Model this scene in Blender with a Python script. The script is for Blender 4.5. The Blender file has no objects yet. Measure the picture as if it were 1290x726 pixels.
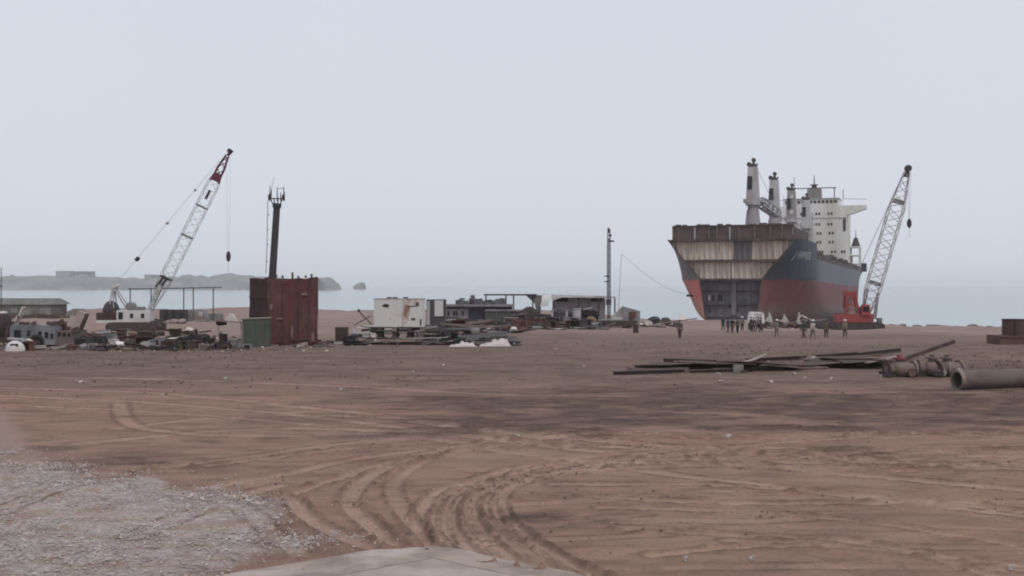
import bpy, math, random
import numpy as np
from mathutils import Vector, Matrix, Euler

random.seed(11); rng = np.random.default_rng(5)
S = bpy.context.scene
COL = S.collection
F, CX, HZ, CH = 1500.0, 645.0, 359.5, 4.6     # lens in photo pixels, centre column, horizon row, eye height (m)
SEA = -4.2
R = math.radians

# ------------------------------------------------------------------ terrain height
def smooth(a, b, x):
    t = np.clip((x - a) / (b - a), 0, 1); return t * t * (3 - 2 * t)
def vnoise(x, y, seed=0):
    x = np.asarray(x, float); y = np.asarray(y, float)
    xi = np.floor(x).astype(np.int64); yi = np.floor(y).astype(np.int64)
    xf = x - xi; yf = y - yi; u = xf * xf * (3 - 2 * xf); v = yf * yf * (3 - 2 * yf)
    def h(a, b):
        n = (a * 374761393 + b * 668265263 + seed * 1442695041) & 0xFFFFFFFF
        n = ((n ^ (n >> 13)) * 1274126177) & 0xFFFFFFFF
        return ((n ^ (n >> 16)) & 0xFFFF) / 65535.0
    return (h(xi, yi) * (1 - u) + h(xi + 1, yi) * u) * (1 - v) + (h(xi, yi + 1) * (1 - u) + h(xi + 1, yi + 1) * u) * v - .5
def fbm(x, y, seed=0, o=4):
    s = 0; a = 1.0
    for k in range(o):
        s = s + a * vnoise(x * 2**k, y * 2**k, seed + k * 17); a *= .5
    return s
def base_z(X, Y):
    X = np.asarray(X, float); Y = np.asarray(Y, float)
    t = X / np.maximum(Y, 12)
    L = np.interp(Y, [0, 95, 140, 300, 330, 420, 1200], [0, 0, -.8, -1.7, -4.6, -7, -10])
    H = np.interp(Y, [0, 95, 115, 140, 175, 254, 300, 420, 1200], [0, 0, -.45, -.9, -1.5, -2.75, -5, -8, -10])
    T = np.interp(Y, [0, 95, 140, 172, 192, 240, 1200], [0, 0, -.85, -1.3, -3, -6.5, -10])
    a = smooth(.055, .11, t); b = smooth(.296, .312, t)
    z = (L * (1 - a) + H * a) * (1 - b) + T * b
    z = z + .22 * fbm(X * .03, Y * .03, 3) * smooth(60, 110, Y) + .5 * fbm(X * .11, Y * .11, 9) * smooth(120, 160, Y) * smooth(.27, .33, t) * (1 - smooth(200, 260, Y)) + .45 * fbm(X * .35, Y * .2, 10) * smooth(150, 165, Y) * smooth(.28, .31, t) * (1 - smooth(176, 190, Y))
    z = z + .5 * fbm(X * .05, Y * .03, 33) * smooth(230, 290, Y) * (1 - a)
    z = z + (.9 * fbm(X * .06, Y * .04, 39, 5) + .25 * np.abs(fbm(X * .3, Y * .2, 41))) * smooth(150, 200, Y) * (1 - smooth(.08, .14, t))
    # dirt mounds seen on the right
    for mx, my, sx, sy, hh in [(28.5, 68, 3.0, 2.2, .65), (24.5, 69, 4, 1.6, .28), (18.5, 48, 7.5, 1.6, .30), (21, 46, 6, 1.4, .2)]:
        z = z + hh * np.exp(-((X - mx) / sx) ** 2 - ((Y - my) / sy) ** 2)
    return z
def gz(x, y): return float(base_z(x, y))
YS = np.concatenate([np.arange(14, 130, .2), np.arange(130, 420, .6)])
def G(px, py, ymin=14):
    """ground point under a photo pixel"""
    dx = (px - CX) / F; dz = -(py - HZ) / F
    ys = YS[YS >= ymin]; hit = np.nonzero(CH + dz * ys <= base_z(dx * ys, ys))[0]
    Y = float(ys[hit[0]]) if len(hit) else 900.0
    return Vector((dx * Y, Y, gz(dx * Y, Y)))
def at(px, Y, dz=0):
    x = (px - CX) / F * Y
    return Vector((x, Y, gz(x, Y) + dz))
def P(px, py, Y): return Vector(((px - CX) / F * Y, Y, CH - (py - HZ) / F * Y))

# ------------------------------------------------------------------ materials
MATS = {}
def mat(name, c, rough=.8, c2=None, scale=1.5, lo=.42, hi=.62, metal=0, bump=.15, bscale=6, stretch=(1, 1, 1), c3=None, s3=.25, spec=.3):
    if name in MATS: return MATS[name]
    m = bpy.data.materials.new(name); m.use_nodes = True; nt = m.node_tree; N = nt.nodes; K = nt.links
    b = N['Principled BSDF']; b.inputs['Roughness'].default_value = rough; b.inputs['Metallic'].default_value = metal
    b.inputs['Specular IOR Level'].default_value = spec
    tc = N.new('ShaderNodeTexCoord'); mp = N.new('ShaderNodeMapping'); mp.inputs['Scale'].default_value = stretch
    K.new(tc.outputs['Object'], mp.inputs[0])
    def noise(sc, d=6):
        n = N.new('ShaderNodeTexNoise'); n.inputs['Scale'].default_value = sc; n.inputs['Detail'].default_value = d
        n.inputs['Roughness'].default_value = .65; K.new(mp.outputs[0], n.inputs['Vector']); return n
    n1 = noise(scale); r = N.new('ShaderNodeMapRange'); r.inputs[1].default_value = lo; r.inputs[2].default_value = hi
    K.new(n1.outputs[0], r.inputs[0])
    mx = N.new('ShaderNodeMix'); mx.data_type = 'RGBA'
    c2 = c2 or tuple(x * .72 for x in c)
    mx.inputs[6].default_value = (*c, 1); mx.inputs[7].default_value = (*c2, 1); K.new(r.outputs[0], mx.inputs[0])
    out = mx.outputs[2]
    if c3:
        n3 = noise(s3, 4); r3 = N.new('ShaderNodeMapRange'); r3.inputs[1].default_value = .5; r3.inputs[2].default_value = .66
        K.new(n3.outputs[0], r3.inputs[0]); m3 = N.new('ShaderNodeMix'); m3.data_type = 'RGBA'
        K.new(r3.outputs[0], m3.inputs[0]); K.new(out, m3.inputs[6]); m3.inputs[7].default_value = (*c3, 1); out = m3.outputs[2]
    K.new(out, b.inputs['Base Color'])
    if bump:
        nb = noise(bscale, 5); bp = N.new('ShaderNodeBump'); bp.inputs['Strength'].default_value = bump; bp.inputs['Distance'].default_value = .05
        K.new(nb.outputs[0], bp.inputs['Height']); K.new(bp.outputs[0], b.inputs['Normal'])
    MATS[name] = m; return m

RUST = mat('rust_red', (.095, .042, .036), .85, (.07, .03, .026), .8, c3=(.16, .06, .05), s3=.5)
RUSTB = mat('rust_brown', (.075, .048, .04), .9, (.04, .028, .026), 1.3, c3=(.13, .085, .07), s3=.6)
DARK = mat('dark_steel', (.035, .033, .036), .75, (.06, .05, .048), 1.2)
BLACK = mat('dark_opening', (.012, .012, .013), .9, (.02, .018, .018), 2)
WHITE = mat('white_paint', (.5, .49, .48), .6, (.5, .48, .46), .7, .45, .7, c3=(.42, .38, .35), s3=.35)
WHITER = mat('white_paint_rusted', (.56, .54, .52), .65, (.25, .15, .11), .55, .57, .68, stretch=(1, 1, .35))
OFFW = mat('pale_sheet', (.5, .46, .43), .7, (.38, .34, .315), 1.5)
GREY = mat('grey_paint', (.2, .195, .195), .7, (.13, .125, .125), .8, c3=(.17, .13, .115), s3=.4)
LGREY = mat('light_grey_paint', (.36, .36, .37), .65, (.27, .265, .26), .7, .45, .68, c3=(.27, .23, .2), s3=.5)
GBLUE = mat('blue_grey_paint', (.16, .18, .2), .7, (.1, .1, .1), .8, c3=(.12, .09, .08), s3=.6)
NAVY = mat('dark_blue_panel', (.04, .04, .065), .7, (.055, .05, .06), 1.2)
GREEN = mat('green_bin_paint', (.062, .085, .066), .7, (.08, .075, .06), 1.2, c3=(.05, .06, .05), s3=.8)
OLIVE = mat('olive_shed', (.125, .125, .115), .85, (.10, .098, .09), .5, c3=(.17, .165, .155), s3=.3)
TAN = mat('weathered_timber', (.2, .16, .135), .9, (.12, .09, .08), 2)
OCHRE = mat('ochre_paint', (.3, .22, .11), .8, (.2, .13, .07), 1.6)
REDP = mat('red_crane_paint', (.3, .052, .052), .7, (.2, .045, .042), .9, c3=(.25, .07, .06), s3=.9)
TRACK = mat('track_steel', (.045, .036, .034), .85, (.075, .055, .05), 2)
STONE = mat('stone', (.27, .22, .205), .95, (.18, .14, .13), 3)
HILLM = mat('hill_rock', (.12, .115, .12), .95, (.2, .185, .18), .012, c3=(.1, .09, .09), s3=.03, bump=0, stretch=(1, 1, 4))
HOUSE = mat('accommodation_white', (.62, .6, .56), .6, (.52, .47, .42), .18, .5, .75, stretch=(1, 1, .3), c3=(.5, .46, .42), s3=.12)
CRANEW = mat('deck_crane_paint', (.40, .39, .39), .65, (.24, .2, .19), .5, .5, .7, stretch=(1, 1, .4), c3=(.3, .27, .26), s3=.25)
CRANEB = mat('crane_pedestal_paint', (.25, .24, .24), .7, (.15, .12, .11), .5, .48, .68, stretch=(1, 1, .4))
BULK = mat('cream_bulkhead', (.56, .475, .41), .75, (.31, .235, .19), .8, .48, .68, stretch=(1, 1, .16), c3=(.38, .31, .275), s3=.3)
HOLD = mat('hold_steel', (.13, .135, .155), .75, (.085, .08, .088), .4, c3=(.15, .14, .145), s3=.3)
DECKR = mat('rusted_deck_steel', (.085, .06, .055), .85, (.05, .042, .043), .5, c3=(.12, .078, .066), s3=.4)
SKIN = mat('skin', (.19, .11, .075), .6, (.17, .095, .065), 8, bump=0)
HAIR = mat('black_hair', (.015, .013, .012), .7, (.022, .018, .016), 30, bump=0)
HELM = mat('white_helmet', (.7, .7, .68), .4, (.6, .6, .58), 5, bump=0)
WIRE = mat('wire_rope', (.11, .1, .1), .7, (.08, .07, .07), 3, bump=0)
PWIRE = mat('pale_wire_rope', (.3, .3, .31), .7, (.24, .24, .25), 3, bump=0)
PIPE = mat('pipe_steel', (.125, .098, .09), .8, (.085, .058, .052), .9, c3=(.16, .135, .128), s3=.7, stretch=(.3, 1, 1))
CLOTH = {k: mat('cloth_' + k, c, .9, None, 5, bump=.1) for k, c in dict(
    navy=(.035, .04, .055), black=(.02, .02, .022), brown=(.08, .058, .045), olive=(.085, .08, .06), grey=(.16, .155, .15), cream=(.42, .38, .33),
    blue=(.06, .08, .13), khaki=(.2, .165, .13), green=(.05, .07, .06), white=(.55, .53, .5)).items()}

# ------------------------------------------------------------------ mesh builder
class MB:
    def __init__(s): s.v = []; s.f = []
    def add(s, vs, fs, M=None):
        o = len(s.v)
        for p in vs:
            p = Vector(p); s.v.append(tuple(M @ p) if M else tuple(p))
        s.f += [tuple(i + o for i in f) for f in fs]; return s
    def box(s, c, d, M=None, taper=(1, 1), rot=None):
        x, y, z = [k / 2 for k in d]; tx, ty = taper
        vs = [(-x, -y, -z), (x, -y, -z), (x, y, -z), (-x, y, -z), (-x * tx, -y * ty, z), (x * tx, -y * ty, z), (x * tx, y * ty, z), (-x * tx, y * ty, z)]
        fs = [(0, 3, 2, 1), (4, 5, 6, 7), (0, 1, 5, 4), (1, 2, 6, 5), (2, 3, 7, 6), (3, 0, 4, 7)]
        L = Matrix.Translation(c) @ (Euler(rot).to_matrix().to_4x4() if rot else Matrix())
        return s.add(vs, fs, (M @ L) if M else L)
    def beam(s, a, b, w, h, M=None):
        a = Vector(a); b = Vector(b); d = b - a; L = d.length
        q = d.to_track_quat('Y', 'Z').to_matrix().to_4x4()
        T = Matrix.Translation((a + b) / 2) @ q
        return s.box((0, 0, 0), (w, L, h), (M @ T) if M else T)
    def tube(s, a, b, r, r2=None, n=8, M=None, cap=True):
        a = Vector(a); b = Vector(b); r2 = r if r2 is None else r2
        q = (b - a).to_track_quat('Z', 'Y').to_matrix()
        vs = []
        for p, rr in ((a, r), (b, r2)):
            for i in range(n):
                t = 2 * math.pi * i / n; vs.append(p + q @ Vector((math.cos(t) * rr, math.sin(t) * rr, 0)))
        fs = [(i, (i + 1) % n, n + (i + 1) % n, n + i) for i in range(n)]
        if cap: fs += [tuple(range(n - 1, -1, -1)), tuple(range(n, 2 * n))]
        return s.add(vs, fs, M)
    def pipe(s, a, b, ro, ri, n=28, M=None):
        a = Vector(a); b = Vector(b); q = (b - a).to_track_quat('Z', 'Y').to_matrix(); vs = []
        for p, rr in ((a, ro), (b, ro), (b, ri), (a, ri)):
            for i in range(n):
                t = 2 * math.pi * i / n; vs.append(p + q @ Vector((math.cos(t) * rr, math.sin(t) * rr, 0)))
        fs = []
        for k in range(4):
            for i in range(n):
                j = (i + 1) % n; fs.append((k * n + i, k * n + j, ((k + 1) % 4) * n + j, ((k + 1) % 4) * n + i))
        return s.add(vs, fs, M)
    def path(s, pts, r, n=6, M=None):
        for a, b in zip(pts, pts[1:]): s.tube(a, b, r, n=n, M=M)
        return s
    def prism(s, poly, t, M=None):
        """poly in local xz, extruded +-t/2 along y"""
        n = len(poly); vs = [(x, -t / 2, z) for x, z in poly] + [(x, t / 2, z) for x, z in poly]
        fs = [tuple(range(n)), tuple(range(2 * n - 1, n - 1, -1))] + [(i, i + n, (i + 1) % n + n, (i + 1) % n) for i in range(n)]
        return s.add(vs, fs, M)
    def ball(s, c, r, M=None, n=10, m=7, jit=0):
        c = Vector(c); r = (r, r, r) if not hasattr(r, '__len__') else r
        vs = [c + Vector((0, 0, -r[2]))]
        for j in range(1, m):
            ph = math.pi * j / m
            for i in range(n):
                t = 2 * math.pi * i / n; k = 1 + random.uniform(-jit, jit)
                vs.append(c + Vector((math.sin(ph) * math.cos(t) * r[0] * k, math.sin(ph) * math.sin(t) * r[1] * k, -math.cos(ph) * r[2] * k)))
        vs.append(c + Vector((0, 0, r[2]))); e = len(vs) - 1; fs = [(0, 1 + (i + 1) % n, 1 + i) for i in range(n)]
        for j in range(m - 2):
            for i in range(n):
                a = 1 + j * n; fs.append((a + i, a + (i + 1) % n, a + n + (i + 1) % n, a + n + i))
        a = 1 + (m - 2) * n; fs += [(a + i, a + (i + 1) % n, e) for i in range(n)]
        return s.add(vs, fs, M)
    def sheet(s, fn, nu, nv, t=.03, M=None):
        """bent plate: fn(u,v)->point, u,v in 0..1, with thickness t"""
        pts = [[Vector(fn(i / nu, j / nv)) for j in range(nv + 1)] for i in range(nu + 1)]
        vs = []
        for sg in (0, 1):
            for i in range(nu + 1):
                for j in range(nv + 1):
                    du = pts[min(i + 1, nu)][j] - pts[max(i - 1, 0)][j]; dv = pts[i][min(j + 1, nv)] - pts[i][max(j - 1, 0)]
                    nn = du.cross(dv); nn = nn.normalized() if nn.length > 1e-9 else Vector((0, 0, 1))
                    vs.append(pts[i][j] - nn * t * sg)
        W = nv + 1; O = (nu + 1) * W; fs = []
        for i in range(nu):
            for j in range(nv):
                a = i * W + j; q = (a, a + W, a + W + 1, a + 1); fs.append(q); fs.append(tuple(x + O for x in reversed(q)))
        rim = [(i * W) for i in range(nu + 1)] + [nu * W + j for j in range(1, W)] + [i * W + nv for i in range(nu - 1, -1, -1)] + [j for j in range(nv - 1, 0, -1)]
        for a, b in zip(rim, rim[1:] + rim[:1]): fs.append((b, a, a + O, b + O))
        return s.add(vs, fs, M)
    def lattice(s, a, b, wa, wm, wb, n, r, up=(0, 1, 0), ta=.12, tb=.2, lr=None, M=None):
        """four-chord lattice boom from a to b; widths at foot, middle and head"""
        a = Vector(a); b = Vector(b); d = (b - a).normalized(); L = (b - a).length; lr = lr or r * .6
        e1 = Vector(up); e1 = (e1 - d * e1.dot(d)).normalized(); e2 = d.cross(e1)
        def W(t):
            if t < ta: return wa + (wm - wa) * t / ta
            if t > 1 - tb: return wm + (wb - wm) * (t - 1 + tb) / tb
            return wm
        def pt(k, t):
            w = W(t) / 2; sx, sy = [(-1, -1), (1, -1), (1, 1), (-1, 1)][k % 4]; return a + d * (t * L) + e1 * (w * sx) + e2 * (w * sy)
        ts = [i / n for i in range(n + 1)]
        for t0, t1 in zip(ts, ts[1:]):
            for k in range(4):
                s.tube(pt(k, t0), pt(k, t1), r, n=5, M=M, cap=False)
                q = (t0, t1) if (round(t0 * n) + k) % 2 else (t1, t0)
                s.tube(pt(k, q[0]), pt(k + 1, q[1]), lr, n=4, M=M, cap=False)
        return s
    def build(s, name, m, parent=None, loc=None, rot=None, sharp=32, cut=None):
        me = bpy.data.meshes.new(name); me.from_pydata(s.v, [], s.f); me.update()
        me.polygons.foreach_set('use_smooth', [True] * len(me.polygons)); me.set_sharp_from_angle(angle=R(sharp))
        me.materials.append(m)
        o = bpy.data.objects.new(name, me); COL.objects.link(o)
        if parent: o.parent = parent
        if loc is not None: o.location = loc
        if rot is not None: o.rotation_euler = rot if hasattr(rot, '__len__') else (0, 0, rot)
        return o
def tag(o, label=None, cat=None, group=None, kind=None):
    if label: o['label'] = label
    if cat: o['category'] = cat
    if group: o['group'] = group
    if kind: o['kind'] = kind
    return o
def thing(name, label, cat, loc=(0, 0, 0), rot=0, group=None):
    o = bpy.data.objects.new(name, None); COL.objects.link(o); o.empty_display_size = .3
    o.location = loc; o.rotation_euler = rot if hasattr(rot, '__len__') else (0, 0, rot)
    return tag(o, label, cat, group)

# ------------------------------------------------------------------ ground sheet
def px2w(pts):
    return [(((x - CX) / F) * (F * CH / (y - HZ)), F * CH / (y - HZ)) for x, y in pts]
def spline(pts, n=9):
    out = []; p = [pts[0]] + list(pts) + [pts[-1]]
    for i in range(1, len(p) - 2):
        for k in range(n):
            t = k / n; a, b, c, d = [np.array(q) for q in p[i - 1:i + 3]]
            out.append(.5 * ((2 * b) + (-a + c) * t + (2 * a - 5 * b + 4 * c - d) * t * t + (-a + 3 * b - 3 * c + d) * t**3))
    out.append(np.array(pts[-1])); return np.array(out)
ruts = []   # (path, half width, depth, lightness)
edgeA = [(549, 700), (526, 653), (543, 622), (583, 609), (634, 598), (720, 584), (860, 572), (1040, 566), (1310, 560)]
edgeB = [(775, 733), (690, 692), (643, 658), (631, 634), (645, 614), (690, 601), (780, 592), (900, 590), (1080, 592), (1310, 600)]
wa = spline(px2w(edgeA), 12); wb = spline(px2w(edgeB), 12)
ia = np.linspace(0, 1, 90)
ra = np.stack([np.interp(ia, np.linspace(0, 1, len(wa)), wa[:, k]) for k in (0, 1)], 1); rb = np.stack([np.interp(ia, np.linspace(0, 1, len(wb)), wb[:, k]) for k in (0, 1)], 1)
for q, dp in ((.02, .05), (.17, .04), (.3, .06), (.43, .035), (.55, .06), (.7, .035), (.84, .05), (.98, .06)):
    wob = np.stack([fbm(ia * 9, ia * 0 + q * 50, 4), fbm(ia * 9, ia * 0 + q * 50, 8)], 1) * .12
    ruts.append((ra * (1 - q) + rb * q + wob, .15, dp, 1))
for px, hw, dp in [
    ([(549, 692), (515, 653), (498, 629), (497, 609), (515, 592), (543, 578), (583, 568), (700, 556), (900, 552), (1300, 545)], .17, .08),
    ([(500, 690), (470, 664), (441, 636), (451, 612), (481, 592), (522, 576), (600, 560), (760, 548), (1000, 540)], .2, .07),
    ([(0, 489), (100, 492), (210, 497), (400, 515), (600, 541), (760, 556), (1000, 575), (1300, 590)], .35, .07),
    ([(0, 499), (150, 505), (330, 519), (520, 541), (700, 563), (900, 582), (1300, 618)], .3, .07),
    ([(40, 512), (200, 520), (360, 532), (520, 550), (660, 572), (860, 600), (1300, 650)], .25, .06),
    ([(190, 592), (310, 576), (420, 561), (560, 551), (700, 546), (900, 541), (1290, 528)], .22, .08),
    ([(160, 600), (300, 583), (430, 566), (560, 558), (720, 553), (1000, 548)], .18, .06),
    ([(270, 612), (360, 597), (450, 578), (540, 567), (660, 561), (900, 562), (1290, 572)], .22, .08),
    ([(340, 630), (420, 605), (480, 585), (560, 571)], .2, .07),
    ([(660, 560), (860, 566), (1060, 577), (1290, 592)], .25, .06), ([(640, 552), (840, 546), (1080, 543), (1290, 552)], .25, .06),
    ([(700, 610), (900, 612), (1100, 625), (1300, 645)], .2, .05), ([(760, 640), (950, 645), (1120, 662), (1300, 690)], .18, .05),
    ([(740, 625), (900, 633), (1060, 634), (1300, 632)], .2, .05), ([(820, 700), (960, 690), (1100, 694), (1300, 716)], .16, .045),
    ([(780, 668), (960, 676), (1120, 690), (1280, 735)], .16, .045), ([(560, 640), (590, 610), (650, 590), (760, 575), (960, 560), (1300, 535)], .18, .05),
    ([(150, 540), (260, 528), (400, 524), (520, 528)], .3, .04), ([(100, 560), (250, 545), (400, 540), (560, 546)], .3, .04),
    ([(150, 505), (165, 535), (260, 548), (380, 550)], .25, .04),
    ([(0, 630), (60, 608), (130, 596), (230, 590)], .25, .09), ([(0, 650), (70, 622), (150, 602), (240, 594)], .2, .06),
    ([(170, 680), (240, 652), (300, 625), (350, 612)], .22, .05), ([(10, 476), (200, 478), (420, 486), (640, 497), (900, 500)], .35, .05),
    ([(380, 700), (330, 664), (300, 640)], .18, .04), ([(470, 690), (420, 672), (385, 650), (370, 630)], .18, .05)]:
    ruts.append((spline(px2w(px)), hw, dp, 1 if px[0][1] > 685 and px[0][0] < 560 else .8))
rr_ = random.Random(77)
for i in range(22):
    y0 = 484 + 240 * rr_.random() ** 1.3; x0 = rr_.uniform(-100, 900) if y0 < 560 else rr_.uniform(380, 1000); L_ = rr_.uniform(250, 700); sl_ = rr_.uniform(-.03, .07) * (1 if y0 < 640 else .8); cv = rr_.uniform(-10, 10)
    ruts.append((spline(px2w([(x0 + L_ * u, max(478, y0 + sl_ * L_ * u + cv * 4 * u * (1 - u))) for u in (0, .25, .5, .75, 1)]), 6), rr_.uniform(.1, .22), rr_.uniform(.02, .045), .45))
GRAV = px2w([(-120, 566), (0, 575), (63, 592), (141, 597), (229, 600), (275, 618), (345, 634), (372, 655), (385, 690), (300, 735), (250, 800), (-200, 800)])
TANS = px2w([(-60, 505), (0, 512), (62, 588), (20, 583), (-60, 570)])
def sdf(poly, X, Y):
    poly = np.array(poly); d = np.full(X.shape, 1e9); ins = np.zeros(X.shape, bool)
    for (x0, y0), (x1, y1) in zip(poly, np.roll(poly, -1, 0)):
        ex, ey = x1 - x0, y1 - y0; t = np.clip(((X - x0) * ex + (Y - y0) * ey) / (ex * ex + ey * ey + 1e-12), 0, 1)
        d = np.minimum(d, np.hypot(X - x0 - t * ex, Y - y0 - t * ey))
        c = ((y0 > Y) != (y1 > Y)) & (X < (x1 - x0) * (Y - y0) / (y1 - y0 + 1e-12) + x0); ins ^= c
    return np.where(ins, -d, d)
def build_ground():
    tt = np.concatenate([-np.geomspace(5, .64, 26), np.linspace(-.62, .62, 860), np.geomspace(.64, 5, 26)])
    yy = np.concatenate([np.linspace(-25, 11, 14), np.geomspace(11.5, 16, 20), np.geomspace(16.05, 75, 620), np.geomspace(75.4, 330, 260), np.geomspace(335, 900, 30)])
    T, Y = np.meshgrid(tt, yy); X = T * np.maximum(Y, 12)
    Z = base_z(X, Y)
    near = (Y > 13) & (Y < 125) & (np.abs(T) < .63)
    xn = X[near]; yn = Y[near]; dz = np.zeros(xn.shape); trk = np.zeros(xn.shape); berm = np.zeros(xn.shape)
    for path, hw, dp, li in ruts:
        p = np.asarray(path); lo = p.min(0) - 1.6; hi = p.max(0) + 1.6
        k = np.nonzero((xn > lo[0]) & (xn < hi[0]) & (yn > lo[1]) & (yn < hi[1]))[0]
        if not len(k): continue
        x = xn[k]; y = yn[k]; d = np.full(k.shape, 1e9); al = np.zeros(k.shape); acc = 0
        for a, b in zip(p, p[1:]):
            e = b - a; L2 = e @ e + 1e-9; t = np.clip(((x - a[0]) * e[0] + (y - a[1]) * e[1]) / L2, 0, 1)
            dd = np.hypot(x - a[0] - t * e[0], y - a[1] - t * e[1]); m = dd < d; d[m] = dd[m]; al[m] = acc + t[m] * math.sqrt(L2); acc += math.sqrt(L2)
        mod = np.clip(.85 + .9 * fbm(al * .22, d * 0 + dp * 999, 21), 0.05, 1.6)
        g = np.exp(-(d / hw) ** 6); bm = np.exp(-((d - hw * 1.4) / (hw * .34)) ** 2)
        rough = 1 + 1.5 * vnoise(x * 4.5, y * 4.5, 31)
        tread = 0
        dz[k] += li * (.45 if hw > .2 else 1) * (mod * (-dp * 1.15 * g + dp * .9 * bm * np.clip(rough, .1, 2)) + tread)
        brk = np.clip(.45 + 2.2 * fbm(al * .5, d * 3 + dp * 333, 37), 0, 1)
        trk[k] = np.maximum(trk[k], li * g * np.clip(mod, 0, 1)); berm[k] = np.maximum(berm[k], bm * brk)
    grav = np.zeros(X.shape); gs = sdf(GRAV, X, Y) + .55 + 1.5 * fbm(X * .8, Y * .8, 44, 5); grav = np.where((Y < 60) & (Y > 5), 1 - smooth(-.75, .5, gs), 0)
    tans = np.where(near, 1 - smooth(-.5, .4, sdf(TANS, X, Y) + .3 * fbm(X, Y, 5)), 0)
    TR = np.zeros(X.shape); BE = np.zeros(X.shape); TR[near] = trk; BE[near] = berm
    cl = vnoise(X * 2.3, Y * 2.3, 71) + .6 * vnoise(X * 5.1, Y * 5.1, 72)
    churn = smooth(24, 34, Y) * (1 - smooth(55, 80, Y)) * smooth(-.1, .1, T) + .4
    dzz = np.zeros(X.shape); dzz[near] = dz
    fade = 1 - smooth(70, 120, Y)
    dark_l = smooth(33, 40, Y) * (1 - smooth(55, 75, Y)) * smooth(-.14, .06, T)
    Z = Z + dzz * (1 - .6 * grav) + fade * (.015 * fbm(X * 1.4, Y * 1.4, 60) + .035 * np.clip(cl - .38, 0, 1) * churn + .05 * dark_l * np.clip(fbm(X * 1.3, Y * 1.6, 66, 5), -.2, 1) + .04 * fbm(X * .2, Y * .4, 62)) + grav * .05 * fbm(X * 1.7, Y * 1.7, 63) + .07 * grav
    # damp dark band and churned patches
    wob = .35 * fbm(X * .12, Y * .25, 80, 5)
    py = HZ + F * CH / np.maximum(Y, 1)          # nominal distance rows, on the flat yard
    k = (Y + wob * 14)
    dn = fbm(X * .22, Y * .42, 81, 6) + .5 * fbm(X * 1.1, Y * 1.6, 83, 4)
    dark = smooth(34, 41, k) * (1 - smooth(44, 62, k)) * smooth(-.22, .02, T + .14 * wob)
    dark = smooth(.15, .75, dark * .88 + .75 * dn) * (.55 + .75 * np.clip(.5 + 1.2 * fbm(X * .8, Y * 1.3, 85, 5), 0, 1))
    dark = np.maximum(dark, .55 * smooth(.62, .85, .5 + .8 * fbm(X * .3, Y * .6, 88, 5)) * smooth(30, 45, Y) * (1 - smooth(80, 100, Y)))
    far = smooth(47, 62, k)
    sand = smooth(98, 150, Y + 40 * fbm(X * .035, Y * .05, 90)) * (.75 + .5 * np.clip(fbm(X * .05, Y * .09, 95) + .4, 0, 1))
    slabm = np.zeros(X.shape)
    ny, nx = X.shape
    co = np.stack([X, Y, Z], -1).reshape(-1, 3)
    i = np.arange(ny - 1)[:, None] * nx + np.arange(nx - 1)[None]; q = np.stack([i, i + 1, i + nx + 1, i + nx], -1).reshape(-1, 4)
    me = bpy.data.meshes.new('ground'); me.vertices.add(len(co)); me.vertices.foreach_set('co', co.ravel())
    me.loops.add(q.size); me.loops.foreach_set('vertex_index', q.ravel()); me.polygons.add(len(q))
    me.polygons.foreach_set('loop_start', np.arange(0, q.size, 4)); me.polygons.foreach_set('use_smooth', np.ones(len(q), bool)); me.update()
    for nm, ar in (('gravel', grav), ('track', TR), ('berm', BE), ('damp', dark), ('far', far), ('sand', sand), ('tan', tans)):
        a = me.attributes.new(nm, 'FLOAT', 'POINT'); a.data.foreach_set('value', np.clip(ar, 0, 1).ravel().astype(np.float32))
    o = bpy.data.objects.new('ground', me); COL.objects.link(o); tag(o, kind='structure')
    m = bpy.data.materials.new('yard_dirt'); m.use_nodes = True; N = m.node_tree.nodes; K = m.node_tree.links; b = N['Principled BSDF']
    b.inputs['Roughness'].default_value = .95; b.inputs['Specular IOR Level'].default_value = .12
    tc = N.new('ShaderNodeTexCoord')
    def noise(sc, st=(1, 1, 1), d=7, rg=.62):
        mp = N.new('ShaderNodeMapping'); mp.inputs['Scale'].default_value = st; K.new(tc.outputs['Object'], mp.inputs[0])
        n = N.new('ShaderNodeTexNoise'); n.inputs['Scale'].default_value = sc; n.inputs['Detail'].default_value = d; n.inputs['Roughness'].default_value = rg
        K.new(mp.outputs[0], n.inputs['Vector']); return n.outputs[0]
    def rng_(v, a, c, lo=0, hi=1):
        r = N.new('ShaderNodeMapRange'); r.inputs[1].default_value = a; r.inputs[2].default_value = c; r.inputs[3].default_value = lo; r.inputs[4].default_value = hi; K.new(v, r.inputs[0]); return r.outputs[0]
    def mix(f, a, c):
        x = N.new('ShaderNodeMix'); x.data_type = 'RGBA'
        for s, v in ((0, f), (6, a), (7, c)):
            if isinstance(v, (int, float)): x.inputs[s].default_value = v
            elif isinstance(v, tuple): x.inputs[s].default_value = (*v, 1)
            else: K.new(v, x.inputs[s])
        return x.outputs[2]
    def mul(a, c, op='MULTIPLY'):
        x = N.new('ShaderNodeMath'); x.operation = op; x.inputs[2].default_value = .9
        for s, v in ((0, a), (1, c)):
            if isinstance(v, (int, float)): x.inputs[s].default_value = v
            else: K.new(v, x.inputs[s])
        return x.outputs[0]
    def attr(n): a = N.new('ShaderNodeAttribute'); a.attribute_name = n; return a.outputs['Fac']
    c = mix(rng_(noise(.5, (.7, 1.2, 1)), .36, .64), (.262, .172, .13), (.182, .116, .088))
    c = mix(rng_(noise(.16), .5, .7), c, (.24, .138, .102))                          # redder soil
    c = mix(mul(rng_(noise(1.1, (.55, 1.5, 1)), .5, .66), .6), c, (.115, .074, .06))    # drag streaks
    c = mix(mul(rng_(noise(1.7, (.45, 1.4, 1)), .55, .7), .5), c, (.29, .205, .165))
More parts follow.
